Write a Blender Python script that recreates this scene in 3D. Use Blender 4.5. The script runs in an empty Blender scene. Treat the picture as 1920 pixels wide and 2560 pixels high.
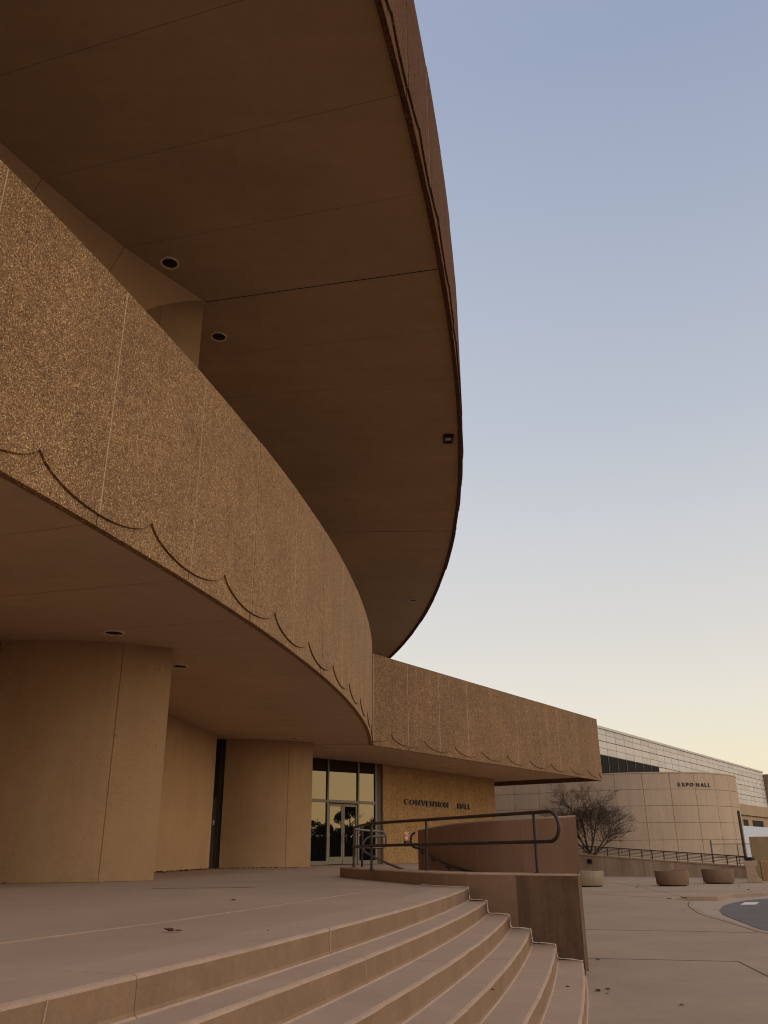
import bpy, bmesh, math, random
from mathutils import Vector, Matrix
from math import sin, cos, radians, pi, atan2, hypot
random.seed(11)
sc = bpy.context.scene
COL = sc.collection

# ------------------------------------------------------------------ camera
EYE = 1.33
PITCH = radians(22.13)
ROLL = radians(0.5)
cam_d = bpy.data.cameras.new('camera')
cam = bpy.data.objects.new('camera', cam_d)
COL.objects.link(cam)
sc.camera = cam
cam_d.sensor_fit = 'VERTICAL'
cam_d.sensor_height = 36.0
cam_d.lens = 2100.0 / 2560.0 * 36.0
cam_d.clip_end = 5000
cam_d.clip_start = 0.05
V_ = Vector((0, -sin(PITCH), cos(PITCH)))
F_ = Vector((0, cos(PITCH), sin(PITCH)))
X_ = Vector((1, 0, 0))
R_ = X_ * cos(ROLL) - V_ * sin(ROLL)
U_ = X_ * sin(ROLL) + V_ * cos(ROLL)
B_ = -F_
cam.matrix_world = Matrix(((R_.x, U_.x, B_.x, 0), (R_.y, U_.y, B_.y, 0), (R_.z, U_.z, B_.z, EYE), (0, 0, 0, 1)))

# ------------------------------------------------------------------ sky and sun
SUN_EL, SUN_AZ = radians(3.0), radians(100)
w = bpy.data.worlds.new("World")
sc.world = w
w.use_nodes = True
nt = w.node_tree
bg = nt.nodes['Background']
sky = nt.nodes.new('ShaderNodeTexSky')
sky.sky_type = 'NISHITA'
sky.sun_disc = False
sky.sun_elevation = SUN_EL
sky.sun_rotation = SUN_AZ
sky.air_density = 1.0
sky.dust_density = 2.0
sky.ozone_density = 1.5
tc = nt.nodes.new('ShaderNodeTexCoord')
sep = nt.nodes.new('ShaderNodeSeparateXYZ')
nt.links.new(tc.outputs['Generated'], sep.inputs[0])
ramp = nt.nodes.new('ShaderNodeValToRGB')
nt.links.new(sep.outputs['Z'], ramp.inputs[0])
def lin(r, g, b):
    f = lambda c: (c / 255.0 / 12.92) if c / 255.0 <= 0.04045 else ((c / 255.0 + 0.055) / 1.055) ** 2.4
    return (f(r), f(g), f(b), 1.0)
stops = [(0.0, (240, 220, 175)), (0.09, (235, 224, 197)), (0.15, (226, 220, 207)), (0.235, (212, 209, 205)),
         (0.34, (197, 199, 203)), (0.46, (178, 185, 197)), (0.76, (139, 152, 179)), (1.0, (124, 138, 168))]
while len(ramp.color_ramp.elements) < len(stops):
    ramp.color_ramp.elements.new(0.5)
for e, (p, c) in zip(ramp.color_ramp.elements, stops):
    e.position = p
    e.color = lin(*c)
scl = nt.nodes.new('ShaderNodeVectorMath')
scl.operation = 'SCALE'
scl.inputs['Scale'].default_value = 9.0
nt.links.new(ramp.outputs[0], scl.inputs[0])
mixw = nt.nodes.new('ShaderNodeMix')
mixw.data_type = 'RGBA'
mixw.inputs[0].default_value = 0.12
nt.links.new(scl.outputs[0], mixw.inputs[6])
nt.links.new(sky.outputs[0], mixw.inputs[7])
# brighter sky behind the camera and the low warm afterglow to the right of it
def sky_lobe(prev, az, el, power, col, gain):
    d = Vector((sin(radians(az)) * cos(radians(el)), cos(radians(az)) * cos(radians(el)), sin(radians(el))))
    dot = nt.nodes.new('ShaderNodeVectorMath')
    dot.operation = 'DOT_PRODUCT'
    dot.inputs[1].default_value = d
    nt.links.new(tc.outputs['Generated'], dot.inputs[0])
    mx0 = nt.nodes.new('ShaderNodeMath')
    mx0.operation = 'MAXIMUM'
    mx0.inputs[1].default_value = 0.0
    nt.links.new(dot.outputs['Value'], mx0.inputs[0])
    pw = nt.nodes.new('ShaderNodeMath')
    pw.operation = 'POWER'
    pw.inputs[1].default_value = power
    nt.links.new(mx0.outputs[0], pw.inputs[0])
    gcol = nt.nodes.new('ShaderNodeVectorMath')
    gcol.operation = 'SCALE'
    gcol.inputs[0].default_value = (col[0] * gain, col[1] * gain, col[2] * gain)
    nt.links.new(pw.outputs[0], gcol.inputs['Scale'])
    addg = nt.nodes.new('ShaderNodeVectorMath')
    addg.operation = 'ADD'
    nt.links.new(prev, addg.inputs[0])
    nt.links.new(gcol.outputs[0], addg.inputs[1])
    return addg.outputs[0]
w_out = sky_lobe(mixw.outputs[2], 162, 52, 4.6, (1.0, 0.88, 0.72), 11.5)
w_out = sky_lobe(w_out, 76, 4, 12, (1.0, 0.76, 0.44), 19.0)
w_out = sky_lobe(w_out, -30, 45, 4, (1.0, .98, .95), 0.75)
nt.links.new(w_out, bg.inputs[0])
bg.inputs[1].default_value = 0.12

sun_d = bpy.data.lights.new('sun', 'SUN')
sun_d.energy = 0.15
sun_d.angle = radians(40)
sun_d.color = (1.0, 0.74, 0.46)
sun = bpy.data.objects.new('sun', sun_d)
COL.objects.link(sun)
sun.rotation_euler = Vector((-sin(SUN_AZ) * cos(radians(12)), -cos(SUN_AZ) * cos(radians(12)), -sin(radians(12)))).to_track_quat('-Z', 'Y').to_euler()
sc.view_settings.view_transform = 'Standard'
sc.view_settings.look = 'None'
sc.view_settings.exposure = 0.12
sc.cycles.filter_width = 1.1
sc.view_settings.gamma = 1.0

# ------------------------------------------------------------------ materials
def newmat(name):
    m = bpy.data.materials.new(name)
    m.use_nodes = True
    n = m.node_tree
    return m, n, n.nodes['Principled BSDF']

def pos_node(n, scale=(1, 1, 1)):
    g = n.nodes.new('ShaderNodeNewGeometry')
    mp = n.nodes.new('ShaderNodeMapping')
    mp.inputs['Scale'].default_value = scale
    n.links.new(g.outputs['Position'], mp.inputs['Vector'])
    return mp.outputs[0]

def noise(n, vec, scale, detail=4, rough=0.55):
    t = n.nodes.new('ShaderNodeTexNoise')
    t.inputs['Scale'].default_value = scale
    t.inputs['Detail'].default_value = detail
    t.inputs['Roughness'].default_value = rough
    n.links.new(vec, t.inputs['Vector'])
    return t.outputs['Fac']

def ramp_node(n, fac, pts):
    r = n.nodes.new('ShaderNodeValToRGB')
    n.links.new(fac, r.inputs[0])
    while len(r.color_ramp.elements) < len(pts):
        r.color_ramp.elements.new(0.5)
    for e, (p, c) in zip(r.color_ramp.elements, pts):
        e.position = p
        e.color = (c[0], c[1], c[2], 1)
    return r.outputs[0]

def mul(n, a, b, fac=1.0):
    m = n.nodes.new('ShaderNodeMix')
    m.data_type = 'RGBA'
    m.blend_type = 'MULTIPLY'
    m.inputs[0].default_value = fac
    n.links.new(a, m.inputs[6])
    n.links.new(b, m.inputs[7])
    return m.outputs[2]

def bumped(n, b, fac, strength, dist=0.01):
    bp = n.nodes.new('ShaderNodeBump')
    bp.inputs['Strength'].default_value = strength
    bp.inputs['Distance'].default_value = dist
    n.links.new(fac, bp.inputs['Height'])
    n.links.new(bp.outputs[0], b.inputs['Normal'])

def concrete(name, base, var=0.16, vscale=0.9, grain=0.10, gscale=90, streak=0.0, bump=0.25, rough=0.88, spots=0.0, spec=0.25, brush=0.0):
    m, n, b = newmat(name)
    p = pos_node(n)
    c = [base[i] for i in range(3)]
    col = ramp_node(n, noise(n, p, vscale, 6, 0.62), [(0.28, [x * (1 - var) for x in c]), (0.72, [x * (1 + var) for x in c])])
    gr = noise(n, p, gscale, 3, 0.7)
    col = mul(n, col, ramp_node(n, gr, [(0.3, [1 - grain] * 3), (0.7, [1 + grain] * 3)]))
    mid = noise(n, p, vscale * 9, 5, 0.7)
    col = mul(n, col, ramp_node(n, mid, [(0.3, [1 - var * .5] * 3), (0.7, [1 + var * .4] * 3)]))
    if streak:
        ps = pos_node(n, (1, 1, 0.06))
        st = noise(n, ps, 3.2, 5, 0.65)
        col = mul(n, col, ramp_node(n, st, [(0.35, [1 - streak] * 3), (0.62, [1.0] * 3)]))
    if spots:
        sp = noise(n, p, 22, 3, 0.6)
        mk = noise(n, p, 0.9, 3, 0.6)
        ad = n.nodes.new('ShaderNodeMath')
        ad.operation = 'MULTIPLY_ADD'
        ad.inputs[1].default_value = 0.55
        n.links.new(mk, ad.inputs[0])
        n.links.new(sp, ad.inputs[2])
        col = mul(n, col, ramp_node(n, ad.outputs[0], [(0.52, [1 - spots * 1.6] * 3), (0.63, [1.0] * 3)]))
    if brush:
        bs = noise(n, pos_node(n, (0.14, 2.2, 1)), 1.6, 6, 0.68)
        col = mul(n, col, ramp_node(n, bs, [(0.3, [1 - brush] * 3), (0.7, [1 + brush] * 3)]))
    n.links.new(col, b.inputs['Base Color'])
    b.inputs['Roughness'].default_value = rough
    b.inputs['Specular IOR Level'].default_value = spec
    bumped(n, b, gr, bump, 0.004)
    return m

def aggregate(name, dark, midc, light, scale=52, streak=0.12, bump=0.8, var=.12, spec=.3, sparkle=.16):
    m, n, b = newmat(name)
    p = pos_node(n)
    vo = n.nodes.new('ShaderNodeTexVoronoi')
    vo.inputs['Scale'].default_value = scale
    n.links.new(p, vo.inputs['Vector'])
    s = n.nodes.new('ShaderNodeSeparateColor')
    n.links.new(vo.outputs['Color'], s.inputs[0])
    col = ramp_node(n, s.outputs[0], [(0.0, dark), (0.3, midc), (0.72, [x * 1.15 for x in midc]), (0.9, light), (1.0, [min(.8, x * 1.25) for x in light])])
    gap = ramp_node(n, vo.outputs['Distance'], [(0.0, (1, 1, 1)), (0.55, (1, 1, 1)), (0.9, (0.55, 0.52, 0.5))])
    col = mul(n, col, gap)
    v2 = n.nodes.new('ShaderNodeTexVoronoi')
    v2.inputs['Scale'].default_value = scale * 0.36
    n.links.new(p, v2.inputs['Vector'])
    s2 = n.nodes.new('ShaderNodeSeparateColor')
    n.links.new(v2.outputs['Color'], s2.inputs[0])
    col = mul(n, col, ramp_node(n, s2.outputs[1], [(0.0, [1 - sparkle] * 3), (0.55, [1.0] * 3), (1.0, [1 + sparkle * 1.3] * 3)]))
    big = noise(n, p, 0.8, 6, 0.65)
    col = mul(n, col, ramp_node(n, big, [(0.3, [1 - var] * 3), (0.7, [1 + var] * 3)]))
    mid = noise(n, p, 9, 4, 0.6)
    col = mul(n, col, ramp_node(n, mid, [(0.3, [1 - var] * 3), (0.7, [1 + var * .9] * 3)]))
    if streak:
        st = noise(n, pos_node(n, (1, 1, 0.05)), 2.6, 5, 0.65)
        col = mul(n, col, ramp_node(n, st, [(0.36, [1 - streak] * 3), (0.6, [1.0] * 3)]))
    n.links.new(col, b.inputs['Base Color'])
    b.inputs['Roughness'].default_value = 0.8
    b.inputs['Specular IOR Level'].default_value = spec
    inv = n.nodes.new('ShaderNodeMath')
    inv.operation = 'SUBTRACT'
    inv.inputs[0].default_value = 1.0
    n.links.new(vo.outputs['Distance'], inv.inputs[1])
    bumped(n, b, inv.outputs[0], bump, 0.012)
    return m

def plain(name, base, rough=0.6, metal=0.0, spec=0.4, var=0.1):
    m, n, b = newmat(name)
    p = pos_node(n)
    col = ramp_node(n, noise(n, p, 6, 4), [(0.3, [x * (1 - var) for x in base]), (0.7, [x * (1 + var) for x in base])])
    n.links.new(col, b.inputs['Base Color'])
    b.inputs['Roughness'].default_value = rough
    b.inputs['Metallic'].default_value = metal
    b.inputs['Specular IOR Level'].default_value = spec
    return m

def mirror_glass(name):
    m, n, b = newmat(name)
    n.nodes.remove(b)
    out = n.nodes['Material Output']
    gl = n.nodes.new('ShaderNodeBsdfGlossy')
    gl.inputs['Color'].default_value = (0.86, 0.76, 0.56, 1)
    gl.inputs['Roughness'].default_value = 0.008
    df = n.nodes.new('ShaderNodeBsdfDiffuse')
    df.inputs['Color'].default_value = (0.006, 0.006, 0.006, 1)
    mx = n.nodes.new('ShaderNodeMixShader')
    mx.inputs[0].default_value = 0.085
    nz = noise(n, pos_node(n), 0.7, 2)
    bp = n.nodes.new('ShaderNodeBump')
    bp.inputs['Strength'].default_value = 0.02
    bp.inputs['Distance'].default_value = 0.02
    n.links.new(nz, bp.inputs['Height'])
    n.links.new(bp.outputs[0], gl.inputs['Normal'])
    n.links.new(df.outputs[0], mx.inputs[1])
    n.links.new(gl.outputs[0], mx.inputs[2])
    n.links.new(mx.outputs[0], out.inputs['Surface'])
    return m

M = {}
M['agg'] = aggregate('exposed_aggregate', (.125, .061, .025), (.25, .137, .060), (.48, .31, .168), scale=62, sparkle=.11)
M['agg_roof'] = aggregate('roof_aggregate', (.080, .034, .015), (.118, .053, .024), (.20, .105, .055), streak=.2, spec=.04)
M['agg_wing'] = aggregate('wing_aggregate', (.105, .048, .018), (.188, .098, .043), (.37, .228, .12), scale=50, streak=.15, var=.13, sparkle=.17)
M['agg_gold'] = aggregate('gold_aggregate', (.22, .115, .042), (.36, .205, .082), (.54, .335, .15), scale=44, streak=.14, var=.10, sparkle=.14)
M['sealant'] = concrete('joint_sealant', (.43, .30, .19), var=.1)
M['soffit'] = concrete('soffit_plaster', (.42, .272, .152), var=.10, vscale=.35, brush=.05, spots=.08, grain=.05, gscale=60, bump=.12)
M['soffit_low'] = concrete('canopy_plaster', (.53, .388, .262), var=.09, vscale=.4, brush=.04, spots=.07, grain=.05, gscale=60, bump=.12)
M['slope'] = concrete('sloped_plaster', (.56, .345, .185), var=.08, vscale=.4, grain=.05, gscale=60, bump=.12)  # lighter than the roof soffit: ground light on the sloped band, painted in
M['void'] = plain('dark_void', (.012, .009, .007), .95)
M['wall'] = concrete('tan_render', (.38, .235, .128), var=.10, vscale=.6, grain=.11, gscale=50, streak=.07, bump=.6, spots=.17)
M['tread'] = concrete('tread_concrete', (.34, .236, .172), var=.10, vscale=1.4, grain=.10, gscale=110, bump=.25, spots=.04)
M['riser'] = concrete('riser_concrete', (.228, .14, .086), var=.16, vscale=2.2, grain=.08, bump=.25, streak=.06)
M['worn'] = concrete('worn_edge_concrete', (.34, .235, .172), var=.12, vscale=4, grain=.14)
M['landing'] = concrete('landing_concrete', (.31, .214, .156), var=.11, vscale=.7, grain=.10, gscale=110, bump=.22, spots=.05)
M['dust'] = concrete('reddish_dust', (.235, .150, .105), var=.2, vscale=3, grain=.2)
M['pave'] = concrete('pavement_concrete', (.295, .208, .148), var=.13, vscale=.6, grain=.12, gscale=100, bump=.25, spots=.07)
M['cheek'] = concrete('cheek_wall_concrete', (.295, .182, .115), var=.13, vscale=1.6, grain=.13, gscale=120, streak=.10, bump=.4, spots=.1)
M['cheek_dark'] = concrete('stained_cheek_concrete', (.178, .106, .068), var=.22, vscale=2.6, grain=.16, gscale=120, streak=.34, bump=.45, spots=.2)
M['tall'] = concrete('ramp_wall_brown', (.325, .197, .132), var=.10, vscale=1.2, grain=.10, gscale=100, streak=.07, bump=.3, spots=.08)
M['cheek_edge'] = concrete('pale_worn_edge', (.39, .27, .185), var=.12, vscale=4, grain=.15)
M['expo'] = concrete('expo_panel', (.43, .318, .228), var=.07, vscale=.35, grain=.06, gscale=30, streak=.10, bump=.15)
M['joint'] = concrete('dark_joint_and_shade', (.10, .065, .042), var=.2)
M['expo_joint'] = concrete('expo_joint_filler', (.25, .175, .12), var=.2)
M['panel_a'] = plain('pale_metal_panel', (.46, .43, .405), .55, 0, .4, .04)
M['panel_b'] = plain('pale_metal_panel_two', (.415, .385, .36), .55, 0, .4, .05)
M['panel_c'] = plain('pale_metal_panel_three', (.445, .41, .38), .5, 0, .4, .05)
M['band'] = concrete('arena_concrete', (.36, .25, .16), var=.1, vscale=.3, streak=.15)
M['darkglass'] = plain('dark_band_glass', (.006, .006, .008), .6, 0, .03, .2)
M['brownblock'] = concrete('brown_block', (.21, .135, .085), var=.1, vscale=.3)
M['ramp'] = concrete('ramp_wall_concrete', (.42, .30, .215), var=.14, vscale=.6, grain=.1, streak=.30, bump=.2)
M['planter'] = concrete('planter_concrete', (.20, .125, .078), var=.12, vscale=2.2, grain=.14, gscale=60, streak=.16)
M['planter_pale'] = concrete('pale_planter_concrete', (.29, .22, .15), var=.14, vscale=2.2, grain=.14, gscale=60, streak=.2)
M['urn'] = concrete('pedestal_concrete', (.36, .25, .175), var=.1, vscale=2, grain=.12)
M['ochre'] = concrete('ochre_block', (.30, .175, .08), var=.12, vscale=.8, streak=.15)
M['olive'] = concrete('olive_block', (.27, .185, .10), var=.12, vscale=.8, streak=.12)
M['rail'] = plain('bronze_rail_paint', (.038, .025, .020), .5, 0, .35, .2)
M['rail_light'] = plain('worn_grey_rail_metal', (.13, .105, .092), .42, .3, .5, .2)
M['rail_far'] = plain('dark_rail_paint', (.05, .035, .028), .6, 0, .3, .15)
M['alu'] = plain('grey_aluminium', (.15, .122, .098), .5, .2, .5, .08)
M['alu_dark'] = plain('dark_frame_metal', (.05, .038, .03), .5, .2, .4, .1)  # darker metal of jambs, door surround, header, handles and louvres
M['glass'] = mirror_glass('reflective_door_glass')
M['letter'] = plain('dark_bronze_letter', (.028, .020, .015), .45, .4, .5, .15)
M['trim'] = plain('pale_trim_ring', (.72, .56, .45), .5, 0, .4, .06)
M['red'] = plain('red_enamel', (.36, .045, .05), .4, 0, .5, .08)
M['white'] = plain('white_enamel', (.75, .68, .66), .4, 0, .5, .04)
M['black'] = plain('black_paint', (.015, .013, .012), .5, 0, .4, .1)
M['tarp'] = plain('pale_blue_panel', (.46, .50, .58), .7, 0, .3, .05)
M['bark'] = plain('dark_bark', (.075, .052, .040), .9, 0, .1, .25)
M['leafbrown'] = plain('dry_leaf', (.10, .042, .02), .8, 0, .2, .4)
M['leaftan'] = plain('pale_dry_leaf', (.30, .19, .10), .8, 0, .2, .3)
M['foliage'] = plain('dark_foliage', (.045, .055, .022), .8, 0, .2, .4)
M['shrub'] = plain('dark_shrub_leaf', (.03, .03, .018), .8, 0, .2, .4)
M['asphalt'] = concrete('asphalt', (.115, .097, .095), var=.12, vscale=.8, grain=.22, gscale=120, bump=.4)
M['gutter'] = concrete('gutter_concrete', (.33, .24, .185), var=.1, vscale=.9, grain=.12)
M['paint'] = concrete('worn_road_paint', (.62, .56, .50), var=.12, vscale=3)
M['earth'] = concrete('dry_ground', (.14, .11, .07), var=.25, vscale=.1)
M['roofing'] = concrete('roof_membrane', (.30, .27, .24), var=.1)

# ------------------------------------------------------------------ mesh helpers
def root_loc(o):
    v = Vector((0, 0, 0))
    while o is not None:
        v += o.location
        o = o.parent
    return v

class MB:
    def __init__(s):
        s.v, s.f, s.m = [], [], []
    def add(s, verts, faces, mi=0):
        k = len(s.v)
        s.v += [tuple(p) for p in verts]
        for i, f in enumerate(faces):
            s.f.append([k + j for j in f])
            s.m.append(mi[i] if isinstance(mi, (list, tuple)) else mi)
    def prism(s, poly, z0, z1, mi=0):
        n = len(poly)
        v = [(p[0], p[1], z0) for p in poly] + [(p[0], p[1], z1) for p in poly]
        f = [list(range(n))[::-1], list(range(n, 2 * n))] + [[i, (i + 1) % n, n + (i + 1) % n, n + i] for i in range(n)]
        s.add(v, f, mi)
    def obox(s, c, ex, ey, ez, mi=0):
        # oriented box: centre and three half-extent vectors
        c, ex, ey, ez = map(Vector, (c, ex, ey, ez))
        v = [c + ex * a + ey * b + ez * d for d in (-1, 1) for a, b in ((-1, -1), (1, -1), (1, 1), (-1, 1))]
        s.add(v, [[3, 2, 1, 0], [4, 5, 6, 7], [0, 1, 5, 4], [1, 2, 6, 5], [2, 3, 7, 6], [3, 0, 4, 7]], mi)
    def box(s, x0, x1, y0, y1, z0, z1, mi=0):
        s.prism([(x0, y0), (x1, y0), (x1, y1), (x0, y1)], z0, z1, mi)
    def tube(s, pts, r, n=10, mi=0, cap=True):
        pts = [Vector(p) for p in pts]
        rs = r if isinstance(r, (list, tuple)) else [r] * len(pts)
        k = len(s.v)
        up = None
        for i, p in enumerate(pts):
            d = (pts[min(i + 1, len(pts) - 1)] - pts[max(i - 1, 0)])
            if d.length < 1e-9:
                d = Vector((0, 0, 1))
            d.normalize()
            if up is None:
                up = Vector((0, 0, 1)) if abs(d.z) < .9 else Vector((1, 0, 0))
            a = d.cross(up)
            if a.length < 1e-6:
                a = d.cross(Vector((0, 1, 0)))
            a.normalize()
            b = a.cross(d).normalized()
            up = b
            for j in range(n):
                t = 2 * pi * j / n
                s.v.append(tuple(p + (a * cos(t) + b * sin(t)) * rs[i]))
        for i in range(len(pts) - 1):
            for j in range(n):
                s.f.append([k + i * n + j, k + i * n + (j + 1) % n, k + (i + 1) * n + (j + 1) % n, k + (i + 1) * n + j])
                s.m.append(mi)
        if cap:
            s.f.append([k + j for j in range(n)][::-1]); s.m.append(mi)
            e = k + (len(pts) - 1) * n
            s.f.append([e + j for j in range(n)]); s.m.append(mi)
    def lathe(s, c, prof, n=32, mi=0, cap=True):
        k = len(s.v)
        for r, z in prof:
            for j in range(n):
                t = 2 * pi * j / n
                s.v.append((c[0] + r * cos(t), c[1] + r * sin(t), c[2] + z))
        for i in range(len(prof) - 1):
            mm = mi[i] if isinstance(mi, (list, tuple)) else mi
            for j in range(n):
                s.f.append([k + i * n + j, k + i * n + (j + 1) % n, k + (i + 1) * n + (j + 1) % n, k + (i + 1) * n + j]); s.m.append(mm)
        if cap:
            m0 = mi[0] if isinstance(mi, (list, tuple)) else mi
            m1 = mi[-1] if isinstance(mi, (list, tuple)) else mi
            s.f.append([k + j for j in range(n)][::-1]); s.m.append(m0)
            e = k + (len(prof) - 1) * n
            s.f.append([e + j for j in range(n)]); s.m.append(m1)
    def sweep(s, path, prof, mi=0, closed=True, caps=True):
        # path: (x, y, nx, ny); prof: (offset along normal, z) or function(i)->list
        k = len(s.v)
        np_ = None
        for i, (x, y, nx, ny) in enumerate(path):
            pr = prof(i) if callable(prof) else prof
            np_ = len(pr)
            for o, z in pr:
                s.v.append((x + nx * o, y + ny * o, z))
        for i in range(len(path) - 1):
            for j in range(np_ if closed else np_ - 1):
                a, b = j, (j + 1) % np_
                s.f.append([k + i * np_ + a, k + i * np_ + b, k + (i + 1) * np_ + b, k + (i + 1) * np_ + a])
                s.m.append(mi[j] if isinstance(mi, (list, tuple)) else mi)
        if caps and closed:
            m0 = mi[0] if isinstance(mi, (list, tuple)) else mi
            s.f.append([k + j for j in range(np_)][::-1]); s.m.append(m0)
            e = k + (len(path) - 1) * np_
            s.f.append([e + j for j in range(np_)]); s.m.append(m0)
    def build(s, name, mats, parent=None, smooth=False, recalc=True, bevel=0):
        if not isinstance(mats, (list, tuple)):
            mats = [mats]
        off = root_loc(parent) if parent else Vector((0, 0, 0))
        me = bpy.data.meshes.new(name)
        me.from_pydata([(x - off.x, y - off.y, z - off.z) for x, y, z in s.v], [], s.f)
        for m in mats:
            me.materials.append(m)
        me.polygons.foreach_set('material_index', s.m)
        if recalc:
            bm = bmesh.new()
            bm.from_mesh(me)
            bmesh.ops.recalc_face_normals(bm, faces=bm.faces)
            bm.to_mesh(me)
            bm.free()
        if smooth:
            me.polygons.foreach_set('use_smooth', [True] * len(me.polygons))
            try:
                me.set_sharp_from_angle(angle=radians(40))
            except Exception:
                pass
        me.update()
        o = bpy.data.objects.new(name, me)
        COL.objects.link(o)
        if parent:
            o.parent = parent
        if bevel:
            bv = o.modifiers.new('bevel', 'BEVEL')
            bv.width = bevel
            bv.segments = 2
            bv.limit_method = 'ANGLE'
        return o

def tag(o, label=None, cat=None, group=None, kind=None):
    if label: o['label'] = label
    if cat: o['category'] = cat
    if group: o['group'] = group
    if kind: o['kind'] = kind
    return o

def thing(name, label, cat, loc=(0, 0, 0), group=None):
    o = bpy.data.objects.new(name, None)
    o.empty_display_size = 0.3
    COL.objects.link(o)
    o.location = loc
    return tag(o, label, cat, group)

def struct(o, label=None, cat=None):
    return tag(o, label, cat, None, 'structure')

def catmull(pts, n=8):
    P = [Vector(p) for p in pts]
    P = [P[0] * 2 - P[1]] + P + [P[-1] * 2 - P[-2]]
    out = []
    for i in range(1, len(P) - 2):
        for k in range(n):
            t = k / n
            a, b, c, d = P[i - 1], P[i], P[i + 1], P[i + 2]
            out.append(0.5 * ((2 * b) + (c - a) * t + (2 * a - 5 * b + 4 * c - d) * t * t + (3 * b - a - 3 * c + d) * t ** 3))
    out.append(P[-2])
    return out

def arclen(pts):
    L = [0.0]
    for a, b in zip(pts, pts[1:]):
        L.append(L[-1] + (b - a).length)
    return L

def at_s(pts, L, s):
    for i in range(len(L) - 1):
        if s <= L[i + 1] or i == len(L) - 2:
            t = (s - L[i]) / max(1e-9, L[i + 1] - L[i])
            return pts[i] + (pts[i + 1] - pts[i]) * t
def sub_path(pts, L, s0, s1, step=0.25):
    n = max(2, int((s1 - s0) / step) + 1)
    return [at_s(pts, L, s0 + (s1 - s0) * i / (n - 1)) for i in range(n)]

def with_normals(pts, side=1):
    # side +1: normal to the left of travel; -1: right of travel
    out = []
    for i, p in enumerate(pts):
        d = pts[min(i + 1, len(pts) - 1)] - pts[max(i - 1, 0)]
        l = hypot(d.x, d.y)
        out.append((p.x, p.y, -d.y / l * side, d.x / l * side))
    return out

def arc_path(C, R, a0, a1, n):
    return [(C[0] + R * cos(a), C[1] + R * sin(a), cos(a), sin(a)) for a in [a0 + (a1 - a0) * i / n for i in range(n + 1)]]

def text_mesh(ch, size, depth):
    cu = bpy.data.curves.new('glyph', 'FONT')
    cu.body = ch
    cu.size = size
    cu.extrude = depth / 2
    cu.offset = size * 0.004
    cu.resolution_u = 6
    to = bpy.data.objects.new('glyph', cu)
    COL.objects.link(to)
    dg = bpy.context.evaluated_depsgraph_get()
    me = bpy.data.meshes.new_from_object(to.evaluated_get(dg))
    bpy.data.objects.remove(to)
    return me

def lettering(word, us, height, frame, parent, mat, widths, depth=0.05, name='letter'):
    """frame(u, z, out) -> world point; each glyph scaled to its box"""
    off = root_loc(parent)
    for ch, u, wd in zip(word, us, widths):
        if ch == ' ':
            continue
        me = text_mesh(ch, 1.0, 0.1)
        xs = [v.co.x for v in me.vertices]; ys = [v.co.y for v in me.vertices]
        x0, x1, y0, y1 = min(xs), max(xs), min(ys), max(ys)
        for v in me.vertices:
            uu = u + (v.co.x - x0) / max(1e-6, x1 - x0) * wd
            zz = (v.co.y - y0) / (y1 - y0) * height
            oo = depth * (0.5 + v.co.z / 0.1) + 0.012
            v.co = frame(uu, zz, oo) - off
        me.materials.clear()
        me.materials.append(mat)
        for p in me.polygons:
            p.material_index = 0
        me.name = name
        o = bpy.data.objects.new(name, me)
        COL.objects.link(o)
        o.parent = parent

# ------------------------------------------------------------------ reference geometry (metres)
CC, RC = (-79.9, 32.14), 79.36          # canopy edge circle
CR, RR = (-102.0, 34.02), 104.94        # roof edge circle
LAND = 0.90
ZS, ZT, ZR = 5.25, 8.86, 13.90
W0, W1 = Vector((-0.52, 33.77)), Vector((12.89, 52.53))
WU = (W1 - W0).normalized()
WN = Vector((WU.y, -WU.x))              # outward normal of the wing fascia
WE = Vector((6.9, 56.3))
CJ = (-80.0, 33.0)                      # joint centre of roof soffit

# ------------------------------------------------------------------ ground, road, pavement
mb = MB()
mb.add([(-2500, -2500, -0.30), (2500, -2500, -0.30), (2500, 2500, -0.30), (-2500, 2500, -0.30)], [[0, 1, 2, 3]])
struct(mb.build('ground', M['earth']), 'dry brown open ground around the paved forecourt', 'ground')

mb = MB()
mb.add([(2, -60, -0.13), (140, -60, -0.13), (140, 75, -0.13), (2, 75, -0.13)], [[0, 1, 2, 3]])
struct(mb.build('gutter', M['gutter']), 'pale concrete gutter between kerb and asphalt', 'gutter')
mb = MB()
rp_ = [(7.29, 17.98), (7.81, 20.7), (8.2, 22.75), (8.71, 24.4), (9.58, 26.46), (10.48, 28.01), (11.4, 29.27), (12.39, 30.12), (20, 33), (60, 38), (140, 40), (140, -60), (13.8, -60), (10.3, -10), (8.1, 4), (7.2, 12)]
mb.add([(x, y, -.122) for x, y in rp_], [list(range(len(rp_)))])
struct(mb.build('road', M['asphalt']), 'dark asphalt drive curving past the kerb', 'road')

edge_line = [(13, -60), (9.5, -10), (7.2, 4), (6.4, 12), (6.52, 16.09), (6.70, 17.79), (6.89, 19.32), (7.11, 21.16), (7.56, 23.04), (7.80, 24.02), (8.25, 25.4)]
near_edge = [(x + .17, y) for x, y in edge_line] + [(8.62, 25.9), (8.66, 26.6)]
far_edge = [(8.4, 28.0), (9.3, 29.15), (10.4, 29.1), (11.0, 30.0), (11.6, 30.8), (12.3, 31.3), (13.1, 31.75), (20, 34.5), (45, 38.5), (140, 42)]
poly = [(-150, -60)] + near_edge + far_edge + [(140, 60), (140, 260), (-150, 260)]
mb = MB()
mb.prism(poly, -0.34, 0.0)
struct(mb.build('pavement', M['pave'], bevel=0.02), 'pinkish concrete forecourt pavement', 'pavement')

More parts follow.
